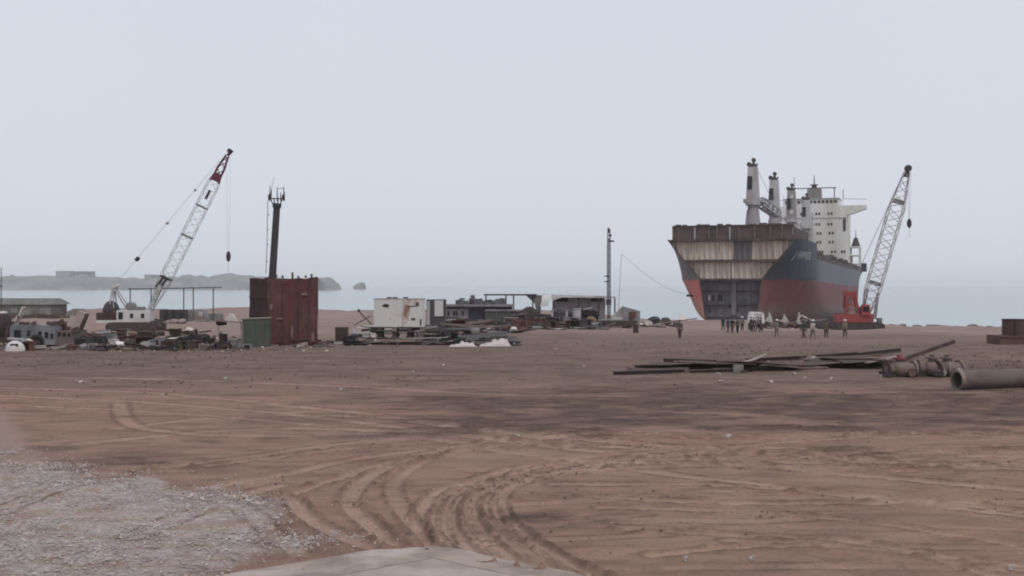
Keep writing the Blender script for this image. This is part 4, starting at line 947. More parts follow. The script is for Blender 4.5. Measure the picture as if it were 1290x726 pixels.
# left junk: cut ship cabins etc.
def left_junk():
    q = G(70, 441); Yj = q.y + 3; s = Yj / F
    def cabin(px0, px1, py0, py1, Y, m, label, wins, name='deckhouse_wreck', depth=2.5, slope=0, wz=None):
        p = at((px0 + px1) / 2, Y); s = Y / F; w = (px1 - px0) * s; zt = P(0, py0, Y).z - p.z
        t = thing(name, label, 'scrap cabin', p)
        MB().prism([(-w / 2, 0), (w / 2, 0), (w / 2 * .97, zt - slope), (-w / 2 * .97, zt)], depth, Matrix.Translation((0, depth / 2, 0))).build('wall', m, t)
        for px, py, a, b in wins:
            c = P(px, py, Y) - p; MB().box((c.x, -.02, c.z), (a * s, .08, b * s)).build('window', BLACK, t)
        r = random.Random(px0)
        for i in range(5): MB().box((r.uniform(-w / 2, w / 2), depth * r.random(), zt + .05), (r.uniform(.2, .8), .3, r.uniform(.1, .45)), rot=(0, r.uniform(-.5, .5), 0)).build('torn_edge', RUSTB, t)
    Y1 = G(60, 440).y
    cabin(12, 48, 410, 437, Y1 + 4, GBLUE, 'dark grey cut deckhouse in the left scrap heap, behind the white boat hulk', [(36, 420, 3, 7), (22, 421, 8, 10)])
    cabin(44.5, 69, 409, 439, Y1 + 2.2, mat('cabin_bluegrey', (.2, .215, .235), .75, (.14, .13, .13), .7), 'blue-grey cut cabin with oval windows in the left scrap heap', [(50.3, 421, 4, 7), (58.7, 422, 4, 7), (65.5, 423.5, 3, 6)], slope=.15)
    cabin(70, 95, 417, 435, Y1 + 2.6, mat('cabin_brown', (.16, .125, .12), .85, (.1, .075, .07), .8), 'brown cut cabin on stub legs right of the blue-grey cabin', [(75, 421, 3, 4), (81, 421.5, 4, 4), (87, 421.5, 3, 3)])
    cabin(93, 117, 425, 438, Y1 + 1.6, DARK, 'low dark open box in the left scrap heap, right of the brown cabin', [(101, 431, 12, 7)])
    # dome / drum at left edge
    p = at(2, Y1 + 5); t = thing('tank_end', 'dark domed tank with a pale cap at the left edge of the scrap heap', 'tank', p); s1 = p.y / F; zt = P(0, 393, p.y).z - p.z
    MB().ball((0, .5, zt * .55), (.55 + .0, .9, zt * .45)).build('dome', mat('dome_maroon', (.045, .032, .034), .8), t); MB().box((0, .5, zt * .3), (1.1, 1.2, zt * .6)).build('base', RUSTB, t); MB().ball((-.05, .4, zt * .96), (.32, .4, .16)).build('cap', OFFW, t)
    # white bent sheets
    for (x0, y0), (x1, y1), w in (((15, 409), (25, 398), .35), ((24, 401), (30, 387), .22), ((13, 413), (20, 405), .3)):
        Yq = Y1 + 6; a = P(x0, y0, Yq); b = P(x1, y1, Yq)
        tag(MB().beam((0, 0, 0), b - a, .5, w * .6).beam((.1, .02, 0), (b - a) * .6 + Vector((.25, 0, 0)), .4, .05).build('bent_sheet', OFFW, None, a), 'pale bent strip of sheet metal poking up from the left scrap heap', 'scrap', 'pale bent strips at the left')
    # leaning pale pillar and pole
    Yq = Y1 + 4; a = P(94, 417, Yq); b = P(104, 393, Yq); t = thing('leaning_pillar', 'pale square pillar leaning over the brown cabin', 'pillar', a)
    MB().beam((0, 0, 0), b - a, .42, .6).build('column', mat('pillar_pale', (.36, .29, .26), .8), t); MB().beam((.42, .05, 0), b - a + Vector((.35, .05, -.15)), .3, .22).build('flange', RUSTB, t)
    a = P(81, 412, Yq); b = P(76, 398, Yq); tag(MB().beam((0, 0, 0), b - a, .12, .12).beam((.05, 0, .2), (b - a) * .5 + Vector((.4, 0, 0)), .1, .1).build('bent_rod', TAN, None, a), 'thin tan rod sticking up left of the leaning pillar', 'rod')
    t = thing('maroon_chock', 'small dark maroon chock on the roof of the brown cabin', 'scrap', P(80, 412, Yq)); MB().prism([(-.25, -.2), (.25, -.2), (.18, .15), (-.05, .22)], .5).build('body', RUST, t); MB().box((.1, 0, .25), (.12, .3, .2)).build('pin', RUSTB, t)
    # white boat hulk
    p = G(19, 442.5); t = thing('boat_hulk', 'small white upturned boat hulk at the front of the left scrap heap', 'boat', p, R(8)); s1 = p.y / F
    vs = []; n = 12
    for i in range(n + 1):
        u = i / n; w = math.sin(math.pi * u) ** .6 * .55 + .03; h = .15 + math.sin(math.pi * u) ** .5 * .6
        for j in range(7):
            a = math.pi * j / 6; vs.append(((u - .5) * 1.35, math.cos(a) * w, math.sin(a) * h))
    MB().add(vs, [(i * 7 + j, i * 7 + 7 + j, i * 7 + 8 + j, i * 7 + j + 1) for i in range(n) for j in range(6)]).build('hull', WHITE, t, sharp=60)
    MB().box((.05, -.3, .42), (.5, .35, .22)).build('hatch', DARK, t); MB().box((0, .3, .85), (1.1, .5, .1), rot=(0, .06, 0)).build('cover_board', LGREY, t)
    p = G(35, 441); t = thing('pipe_roll', 'pale rolled sheet beside the white boat hulk', 'roll', p); MB().pipe((0, -.4, .4), (0, .4, .4), .4, .2, 16).build('roll', OFFW, t, sharp=50); MB().tube((0, -.42, .4), (0, -.44, .4), .1, n=8).build('core', DARK, t)
    p = G(46, 440.5)
    t = thing('tyre', 'black tyre leaning in the left scrap heap below the blue-grey cabin', 'tyre', p, R(20)); k = MB(); n = 20
    vs = []
    for i in range(n):
        a = 2 * math.pi * i / n
        for j in range(8):
            b = 2 * math.pi * j / 8; rr = .38 + .16 * math.cos(b); vs.append((math.cos(a) * rr, math.sin(b) * .2, .54 + math.sin(a) * rr))
    k.add(vs, [(i * 8 + j, ((i + 1) % n) * 8 + j, ((i + 1) % n) * 8 + (j + 1) % 8, i * 8 + (j + 1) % 8) for i in range(n) for j in range(8)]); k.build('rubber', BLACK, t, sharp=60); MB().tube((0, -.08, .54), (0, .08, .54), .24, n=16).build('rim', RUSTB, t)
    scatter('in the heap at the far left of the yard', 'in the far left heap', 70, (0, 420, 128, 442), (.3, 1.2), seed=1)
    # middle strip under white crane
    for px, py, w, h, m, lb in ((151.5, 428, 11, 12, RUSTB, 'dark brown square box in the debris right below the white crane tracks'), (183, 431, 19, 12, mat('box_maroon', (.05, .035, .034), .9), 'wide dark maroon box in the debris below the white crane house')):
        p = G(px, py); s1 = p.y / F; t = thing('scrap_box', lb, 'box', p, R(6)); MB().box((0, .4, h * s1 / 2), (w * s1, .8, h * s1), rot=(0, .05, 0)).build('shell', m, t); MB().box((0, .4, h * s1 + .03), (w * s1 * 1.05, .9, .08), rot=(0, .05, 0)).build('lid', RUSTB, t)
    p = G(151.5, 438.5); t = thing('plastic_bucket', 'white tub lying in front of the debris below the white crane', 'bucket', p); MB().tube((-.25, 0, .25), (.3, -.05, .22), .26, .2, n=14).build('tub', mat('bucket_white', (.7, .67, .66), .6), t, sharp=50); MB().tube((-.27, 0, .25), (-.22, 0, .25), .3, n=14).build('rim', OFFW, t)
    scatter('in the debris under the white crane', 'under the white crane', 110, (118, 422, 262, 443), (.3, 1.2), seed=100)
    scatter('on sand just behind the white crane', 'behind the white crane', 14, (122, 399, 262, 406), (.5, 1.6), wts=(6, 2, 7, 3, .6, 1), seed=2100)
    scatter('strewn between the white crane and the green bin', 'between crane and bin', 60, (218, 428, 312, 442), (.25, .95), wts=(6, 3, 5, 2, 3, 1), seed=200)
    scatter('piled at the foot of the rusty red block', 'at the red block', 26, (352, 431, 416, 439), (.25, .8), wts=(6, 4, 2, 2, 2, 3), seed=300)
    lump_zone('loose rusty rubble of the left scrap heaps', 900, (0, 424, 310, 443), RUSTB, .05, .35, 5)
    lump_zone('pale rubble chips among the left scrap heaps', 160, (0, 430, 420, 444), OFFW, .03, .16, 6)
    lump_zone('brown rubble at the foot of the rusty red block', 160, (340, 430, 470, 440), TAN, .04, .25, 7)
left_junk()

# ------------------------------------------------------------------ middle: white container, plates, wreck row
def middle():
    Yc = 108; p = P(471, 412, Yc); s = Yc / F
    gz0 = gz(p.x, Yc)
    # plates the container rests on
    r = random.Random(3); st = []
    rows = [(440, 575, 434, 'grey-green'), (470, 560, 427, 'grey-green'), (530, 600, 431, 'dark'), (560, 650, 430, 'dark'), (480, 545, 420, 'grey-green'), (545, 640, 421, 'brown'), (520, 610, 425, 'dark'), (450, 500, 421, 'pale'), (600, 655, 435, 'dark'), (560, 620, 415, 'brown')]
    GG = mat('plate_greygreen', (.13, .135, .125), .8, (.09, .085, .08), .6, c3=(.17, .15, .135), s3=.4)
    cm = {'grey-green': GG, 'dark': DARK, 'brown': RUSTB, 'pale': LGREY}
    for i, (x0, x1, py, cn) in enumerate(rows):
        q = G((x0 + x1) / 2, min(py, 436)); l = (x1 - x0) * q.y / F
        for j in range(2):
            o = scrap_plate(q + Vector((r.uniform(-.3, .3), 1.2 * j, .12 + .25 * j + (.5 if py < 428 else 0) * (1 if j == 0 else .8))), r.uniform(1.6, 2.8), l * (1 - .15 * j), cm[cn], i * 7 + j, .09, .08, rz=r.uniform(-.12, .12))
            tag(o, f'{cn} flat steel plate in the stack under and beside the white container', 'plate', f'{cn} plates around the white container')
    # trestle of timbers
    for i, px in enumerate((478, 497, 516, 532)):
        q = at(px, Yc - .2); k = MB().box((0, 1.1, (p.z - gz0) / 2), (.4, 2.4, p.z - gz0 - .02))
        tag(k.box((0, -.15, .12), (.6, .3, .24)).build('timber_block', TAN if i % 2 else RUSTB, None, q), 'stacked timber block supporting the white container', 'timber', 'timber blocks under the white container')
    t = thing('site_container', 'white rust-streaked container with a dark hole, raised on plates and timber', 'container', p, R(-3))
    w = 61 * s; h = 35 * s; d = 2.3
    MB().box((w / 2, d / 2, h / 2), (w, d, h)).build('shell', WHITER, t)
    MB().ball((15 * s, -.01, h - 8 * s), (.28, .06, .13), jit=.2).build('torn_hole', BLACK, t); MB().box((15 * s, -.04, h - 9 * s), (.6, .04, .06), rot=(0, .2, 0)).build('torn_lip', RUSTB, t)
    MB().box((50 * s, -.03, h - 8.5 * s), (15 * s, .05, .06), rot=(0, -.12, 0)).build('rust_seam', RUSTB, t); MB().box((55 * s, -.03, h - 6 * s), (3 * s, .05, .28), rot=(0, .4, 0)).build('rust_seam', RUSTB, t)
    MB().box((50 * s, -.02, 10 * s), (5 * s, .05, 2.4 * s)).build('vent', DARK, t); MB().box((59.3 * s, -.02, 6 * s), (2 * s, .05, 8 * s)).build('vent', RUSTB, t)
    MB().box((w / 2, d / 2, h + .03), (w + .05, d + .05, .07)).build('roof_edge', LGREY, t); MB().box((w / 2, d / 2, -.05), (w, d, .12)).build('base_rail', DARK, t)
    k = MB()
    for u in (.3, .42, .64): k.box((w * u, .6, h + .12), (.4, .4, .12))
    k.build('roof_lug', RUSTB, t)
    # narrow grey box and white panel to the right
    Y2 = 128; q = at(549, Y2); s2 = Y2 / F; t = thing('equipment_cabinet', 'narrow dark cabinet with a white panel right of the white container', 'cabinet', q)
    zt = P(0, 377.5, Y2).z - q.z; MB().box((0, 1, zt / 2), (24 * s2, 2, zt)).build('body', mat('cabinet_dark', (.07, .065, .07), .8), t); MB().box((4 * s2, -.05, zt - 11 * s2), (11 * s2, .1, 20 * s2)).build('white_panel', WHITE, t); MB().box((-9.5 * s2, -.04, zt * .6), (4 * s2, .1, zt * .7)).build('grey_panel', LGREY, t)
    # white torn sheets in front
    for px0, px1, pk, py, top, lb in ((566, 600, 586, 437, 429, 'low pale crumpled sheet lying in front of the plate stack'), (604, 644, 633, 436.5, 423.5, 'tall pale torn sheet with a peak in front of the plate stack'), (644, 652, 648, 435, 431, 'small pale torn scrap sheet right of the peaked sheet')):
        q = G((px0 + px1) / 2, py); s1 = q.y / F; W = (px1 - px0) * s1; hp = .8 * (py - top) * s1; pkx = (pk - (px0 + px1) / 2) * s1
        def fn(u, v):
            x = (u - .5) * W; sd = (x + W / 2) / (pkx + W / 2) if x < pkx else (W / 2 - x) / (W / 2 - pkx)
            z = hp * (.25 * min(1, sd * 4) + .75 * max(0, sd) ** 1.3) * (1 - v) ** 1.5 + .07 * math.sin(u * 17 + v * 3) * (1 - v) * min(1, sd * 3) + .05 * math.sin(u * 31) * (1 - v)
            return (x, (.5 - v) * .9 + .12 * math.sin(u * 9), max(.01, z))
        tag(MB().sheet(fn, 26, 8, .02).build('torn_sheet', mat('torn_white', (.47, .43, .41), .75, (.33, .29, .27), 1.2), None, q), lb, 'scrap sheet')
    # bent rod left
    q = at(455, 120); k = MB().path([P(452, 391, 120) - q, P(456, 397, 120) - q, P(464, 404, 120) - q, P(468, 409, 120) - q], .07, 6); k.path([P(446, 410, 120) - q, P(460, 402, 120) - q, P(468, 398, 120) - q], .05, 5)
    k.box(tuple(P(452, 391.5, 120) - q), (.22, .2, .3)); tag(k.build('bent_rod', RUSTB, None, q), 'crooked rusty rod frame left of the white container', 'rod')
    q = at(460, 112); t = thing('steel_trough', 'low grey trough left of the white container', 'trough', q); MB().prism([(-1.2, .8), (-1.1, .35), (1.2, .35), (1.3, .9), (1.2, .9), (1.1, .5), (-1, .5), (-1.1, .85)], .9).build('channel', LGREY, t); MB().box((0, 0, .18), (1.8, .6, .34)).build('support', RUSTB, t)
    # long wreck
    Y3 = 160; q = at(600, Y3); s3 = Y3 / F; t = thing('deckhouse_wreck', 'long low dark wrecked deckhouse with a blue panel behind the plate stack', 'wreck', q, R(-1))
    X = lambda px: (px - 600) * s3; Z = lambda py: P(0, py, Y3).z - q.z
    MB().box((X(600), 2, Z(387) / 2), (90 * s3, 4, Z(387))).build('wall', mat('wreck_dark', (.075, .066, .068), .85, (.05, .042, .043), .5, c3=(.11, .09, .085), s3=.3), t)
    MB().box((X(601), 1.6, Z(385)), (92 * s3, 5, .28)).build('roof', GREY, t)
    MB().box((X(602), -.06, Z(397)), (17 * s3, .12, 18 * s3)).build('blue_panel', NAVY, t)
    for a, b in ((561, 590), (613, 624)): 
        w = (b - a) * s3; MB().box((X((a + b) / 2), -.05, Z(394.5)), (w, .1, 10.5 * s3)).build('pale_panel', mat('pale_lilac', (.3, .28, .29), .8, (.2, .175, .175), .7), t)
    for px in (565, 572, 575, 583): MB().box((X(px), -.12, Z(395)), (2 * s3, .06, 6 * s3)).build('window', BLACK, t)
    k = MB(); r = random.Random(4)
    for i in range(30): 
        px = r.uniform(574, 634); k.box((X(px), r.uniform(0, 3), Z(384) + r.uniform(0, 9) * s3 * .5), (r.uniform(.3, 1.3), .6, r.uniform(.3, 1.0)), rot=(0, r.uniform(-.2, .2), 0))
    k.box((X(595), 1, Z(376)), (5 * s3, 1.2, 8 * s3)); k.build('roof_machinery', mat('machinery_dark', (.07, .07, .075), .8, (.12, .115, .115), .9), t)
    k = MB().box((X(576), .5, Z(379.5)), (3 * s3, .3, 4 * s3)); k.box((X(587), .3, Z(380)), (8 * s3, .4, 4.5 * s3)); k.build('pale_box', WHITE, t)
    # ribbed panel wreck
    Y4 = 158; q = at(642, Y4); s4 = Y4 / F; t = thing('ribbed_wreck', 'ribbed greenish grey steel section beneath the thin canopy', 'wreck', q)
    k = MB()
    for i in range(22): k.box(((612 + i * 2.7 - 642) * s4, -.1 - .1 * (i % 2), 1.35 + .1 * (i % 3)), (.15, .2, 1.5))
    MB().box((0, .7, 1.0), (58 * s4, 1.4, 2.0)).build('plating', mat('plating_greygreen', (.1, .105, .098), .85, (.06, .055, .053), .5), t); k.build('rib', mat('rib_grey', (.15, .15, .145), .85), t); MB().box((0, .6, 2.15), (62 * s4, 2, .2)).build('top_flange', GREY, t)
    # canopy
    Y5 = 176; q = at(643, Y5); s5 = Y5 / F; t = thing('open_canopy', 'thin dark canopy on posts behind the ribbed steel section', 'canopy', q); zr = P(0, 371.5, Y5).z - q.z
    MB().box((0, 0, zr), (66 * s5, 4, .2)).build('roof', DARK, t)
    for px in (612.5, 637.5, 647, 671): MB().tube(((px - 643) * s5, -1.6, -.3), ((px - 643) * s5, -1.6, zr), .1, n=6).build('post', DARK, t)
    MB().prism([(0, 0), (2.4, 0), (2.2, -2.6), (1.6, -2.4), (1.3, -1.2)], .3, Matrix.Translation(((662 - 643) * s5, -1.4, zr - .05))).build('gusset', GREY, t)
    # shed
    Y6 = 172; q = at(725, Y6); s6 = Y6 / F; t = thing('workshop_shed', 'pale grey corrugated workshop shed with a flat roof left of the thin mast', 'shed', q, R(-2)); X = lambda px: (px - 725) * s6; Z = lambda py: P(0, py, Y6).z - q.z
    MB().beam((X(684), 0, Z(372)), (X(774), 0, Z(374.5)), 7, .3).build('roof', mat('roof_grey', (.5, .5, .5), .7, (.38, .36, .35), .5), t)
    k = MB(); n = 60
    vs = []
    for i in range(n + 1):
        for z in (0, Z(375)): vs.append((X(696) + (X(763) - X(696)) * i / n, 1.5 + .06 * (i % 2), z))
    k.add(vs, [(2 * i, 2 * i + 2, 2 * i + 3, 2 * i + 1) for i in range(n)]); k.build('back_wall', mat('wall_lilac', (.46, .44, .455), .8, (.36, .33, .33), .5), t)
    for px in (697, 728, 753, 773): MB().tube((X(px), -3.2, 0), (X(px), -3.2, Z(374)), .1, n=6).build('post', DARK, t)
    for a, b in ((701, 716), (745, 759)): MB().box((X((a + b) / 2), 1.3, Z(377.5)), ((b - a) * s6, .3, .6)).build('opening', BLACK, t)
    MB().box((X(767), 1, Z(381)), (7 * s6, .2, 8 * s6)).build('white_panel', WHITE, t)
    # arched white tarp
    q = at(686, 166); s7 = 166 / F; Zq = lambda py: P(0, py, 166).z - q.z
    tag(MB().sheet(lambda u, v: ((-6 + 9 * v - 3 * v * v + 9 * u) * s7, -.6 * u + 1.2 * v * v, Zq(386) + (Zq(371.5) - Zq(386)) * (1 - (1 - v) ** 1.7)), 6, 8, .05).build('arched_sheet', WHITE, None, q), 'curved white roof sheet standing at the left end of the workshop shed', 'sheet')
    tag(MB().sheet(lambda u, v: ((9 + 20 * u) * s7, .3 * u, Zq(372) + (Zq(372 + 6.5 * (1 - u) + .5) - Zq(372)) * v), 8, 3, .05).build('torn_sheet', WHITE, None, q), 'white tapering sheet hanging under the left end of the workshop roof', 'sheet')
    # drums, tanks in the front row
    def cylt(name, px, py, w, h, m, lb, cat='tank'):
        q = at(px, 157); s = q.y / F; h = h + 3; t = thing(name, lb, cat, q); MB().tube((0, 0, 0), (0, 0, h * s), w * s / 2, n=18).build('shell', m, t, sharp=50); k = MB()
        for z in (.06, .5, .94): MB().tube((0, 0, h * s * z - .04), (0, 0, h * s * z + .04), w * s / 2 + .05, n=18).build('hoop', GREY, t); MB().tube((0, 0, h * s), (0, 0, h * s + .12), w * s / 5, n=12).build('cap', DARK, t)
    cylt('storage_tank', 726.5, 410, 11, 20, LGREY, 'upright pale grey tank in the wreck row, left of the ochre drum end')
    cylt('storage_tank', 704, 411, 14, 17, DARK, 'upright dark tank between white posts in the wreck row')
    cylt('storage_tank', 696, 411, 4, 18, WHITE, 'slim white cylinder left of the upright dark tank')
    cylt('storage_tank', 713.5, 411, 4, 18, mat('slim_grey', (.4, .39, .39), .7), 'slim pale cylinder right of the upright dark tank')
    q = at(745, 154); s = q.y / F; t = thing('cable_drum', 'ochre drum end facing the camera in the wreck row left of the thin mast', 'drum', q); MB().tube((0, 0, 7.5 * s), (0, .9, 7.5 * s), 6.6 * s, n=22).build('drum', OCHRE, t, sharp=50); MB().tube((0, -.03, 7.5 * s), (0, .01, 7.5 * s), 2 * s, n=14).build('hub', mat('hub', (.38, .3, .17), .8), t)
    q = at(738, 158); t = thing('machinery_heap', 'black machinery block with a pale lever behind the ochre drum end', 'machine', q); k = MB(); r = random.Random(6)
    for i in range(16): k.box((r.uniform(-1.2, 1.2), r.uniform(0, 1.4), r.uniform(.3, 2.0)), (r.uniform(.5, 1.2), .7, r.uniform(.4, 1.0)), rot=(0, r.uniform(-.5, .5), 0))
    k.build('engine', BLACK, t); MB().beam((-.4, -.1, 2.2), (.8, -.1, 2.5), .08, .1).build('lever', OFFW, t)
    q = at(776, 160); t = thing('steel_pontoon', 'flat dark steel pontoon beside the foot of the thin mast', 'pontoon', q); MB().box((0, 0, .55), (5.4, 3, .75)).build('hull', mat('pontoon_maroon', (.055, .038, .038), .85), t); MB().box((-.9, 0, 1.0), (3.2, 2.6, .15)).build('deck', GREY, t)
    q = at(667, 158); scrap = thing('rusted_boiler', 'rust brown cylindrical boiler at the right end of the ribbed section', 'boiler', q); MB().tube((0, -1, 1.5), (0, 1, 1.5), 1.15, n=20).build('shell', mat('boiler', (.09, .06, .056), .9), scrap, sharp=50); MB().box((0, 0, .3), (1.6, 1.6, .6)).build('cradle', RUSTB, scrap); MB().tube((0.2, -1.05, 1.7), (0.2, -1.0, 1.7), .4, n=16).build('manhole', DARK, scrap)
    # gabled container section
    Y7 = 160; q = at(790, Y7); s7 = Y7 / F; t = thing('container_section', 'white gabled end and grey side of a cut container right of the thin mast', 'container', q)
    x0, xm, x1 = (772 - 790) * s7, (784.5 - 790) * s7, (808 - 790) * s7; Zz = lambda py: P(0, py, Y7).z - q.z
    MB().add([(x0, .6, Zz(400)), (xm, 0, Zz(400)), (xm, 0, Zz(385.5)), (x0 + .2, .6, Zz(396))], [(0, 1, 2, 3)]).sheet(lambda u, v: (x0 + (xm - x0) * u, .6 * (1 - u), Zz(403) + (Zz(397 - 11.5 * u) - Zz(403)) * v), 6, 4, .06).build('white_end', WHITE, t)
    MB().sheet(lambda u, v: (xm + (x1 - xm) * u, 1.6 * u, (Zz(386) + (Zz(392.5) - Zz(386)) * u) * v), 12, 6, .1).build('grey_side', GREY, t); MB().box(((797.5 - 790) * s7, .6, Zz(397)), (8 * s7, .5, 8 * s7)).build('rust_patch', RUST, t)
    # mast
    Y8 = 166; q = at(767, Y8); s8 = Y8 / F; t = thing('lattice_mast', 'tall thin dark mast with small brackets right of the workshop shed', 'mast', q); Zm = lambda py: P(0, py, Y8).z - q.z
    MB().lattice((0, 0, 0), (0, 0, Zm(290)), .42, .42, .3, 26, .045, up=(1, 0, 0), lr=.03).tube((0, 0, 0), (0, 0, Zm(300)), .07, n=6).build('tower', DARK, t)
    k = MB(); k.tube((-.05, 0, Zm(292)), (-.08, 0, Zm(286)), .06, n=6); k.box((0, 0, Zm(291)), (.4, .3, .6)); k.box((.35, 0, Zm(304)), (.75, .2, .22)); k.box((.2, 0, Zm(297)), (.3, .2, .4)); k.box((-.35, 0, Zm(348)), (.55, .2, .15)); k.box((-.35, 0, Zm(355)), (.55, .2, .15)); k.build('bracket', DARK, t)
    # thin pole with cable to the ship
    Y9 = 200; q = at(778, Y9); t = thing('guy_pole', 'thin leaning pole with a sagging cable running to the ship', 'pole', q); tp = P(783, 320, Y9) - q
    MB().tube((0, 0, 0), tp, .05, .035, n=6).build('pole', GREY, t)
    e = SH @ Vector((-wid(8, 5.6), 8, 6.0)) - q; k = MB(); pts = []
    for i in range(17):
        u = i / 16; pp = tp.lerp(e, u); pp.z -= 2.3 * 4 * u * (1 - u) * (.6 + .4 * u); pts.append(pp)
    k.path(pts, .03, 5).build('cable', PWIRE, t)
    # white sheet and barrel, right
    q = G(793, 418); tag(MB().sheet(lambda u, v: ((u - .5) * 1.5, (v - .5) * .8, .05 + .85 * u * (1 - .25 * v) + .06 * math.sin(u * 8)), 8, 4, .03).build('torn_sheet', OFFW, None, q), 'pale tilted sheet leaning on the small dark barrel', 'scrap sheet')
    q = G(801, 419.5); t = thing('oil_drum', 'small dark brown barrel at the right end of the wreck row', 'drum', q); MB().tube((0, 0, 0), (0, 0, .95), .3, n=14).build('barrel', mat('drum_brown', (.05, .03, .027), .85), t); MB().tube((0, 0, .3), (0, 0, .36), .32, n=14).tube((0, 0, .62), (0, 0, .68), .32, n=14).build('hoop', RUSTB, t)
    scatter('in front of the workshop shed', 'in front of the workshop shed', 85, (636, 410, 762, 416), (.5, 1.8), wts=(7, 4, 6, 3, 2, 1), seed=400)
    scatter('low in the row left of the thin mast', 'low in the wreck row', 56, (560, 409, 756, 414.5), (.8, 2.3), wts=(8, 3, 9, 3, .6, 1), seed=1400)
    scatter('stacked high beside the ochre drum end', 'stacked high in the wreck row', 46, (640, 410, 752, 414.5), (1.0, 2.7), wts=(8, 2, 9, 4, .5, 1), kinds=(3, 3, 1, 4, 2), seed=1900)
    scatter('on the sand between the thin mast and the ship', 'between mast and ship', 26, (806, 405, 856, 413), (.4, 1.3), wts=(5, 2, 7, 2, 2, 1), seed=500)
    scatter('in front of the long wrecked deckhouse', 'in front of the wrecked deckhouse', 60, (556, 411, 660, 420), (.5, 1.8), wts=(7, 3, 6, 2, 2, 1), seed=600)
    scatter('among the plates by the white container', 'by the white container', 44, (436, 420, 600, 437), (.3, 1.3), wts=(6, 1, 6, 4, 2, 2), seed=700)
    lump_zone('dark rubble along the wreck row', 420, (556, 405, 770, 414), RUSTB, .08, .45, 8)
    # scrap by ship's left foot
    for px, py, sz, lb in ((824, 405, 1.5, 'big dark scrap lump on the sand left of the ship'), (838, 405, 1.3, 'smaller pointed dark scrap lump nearest the ship left foot')):
        o = scrap_lump(G(px, py + 3), sz * 1.3, DARK, int(px)); tag(o, lb, 'scrap')
    q = at(864, 225); tag(MB().sheet(lambda u, v: ((u - .5) * 2.4, v * 1.2, .1 + 1.5 * (1 - u) * v + .1), 6, 4, .05).build('torn_sheet', OFFW, None, q), 'pale sheet leaning at the left foot of the cut ship', 'scrap sheet')
    q = at(857, 150); tag(MB().beam((-2.4, 0, .4), (2.2, .5, 1.0), .14, .14).box((-2.3, 0, .2), (.3, .3, .5)).build('long_plank', TAN, None, q + Vector((0, 0, .4))), 'long thin plank propped up near the ship left foot', 'plank')
middle()

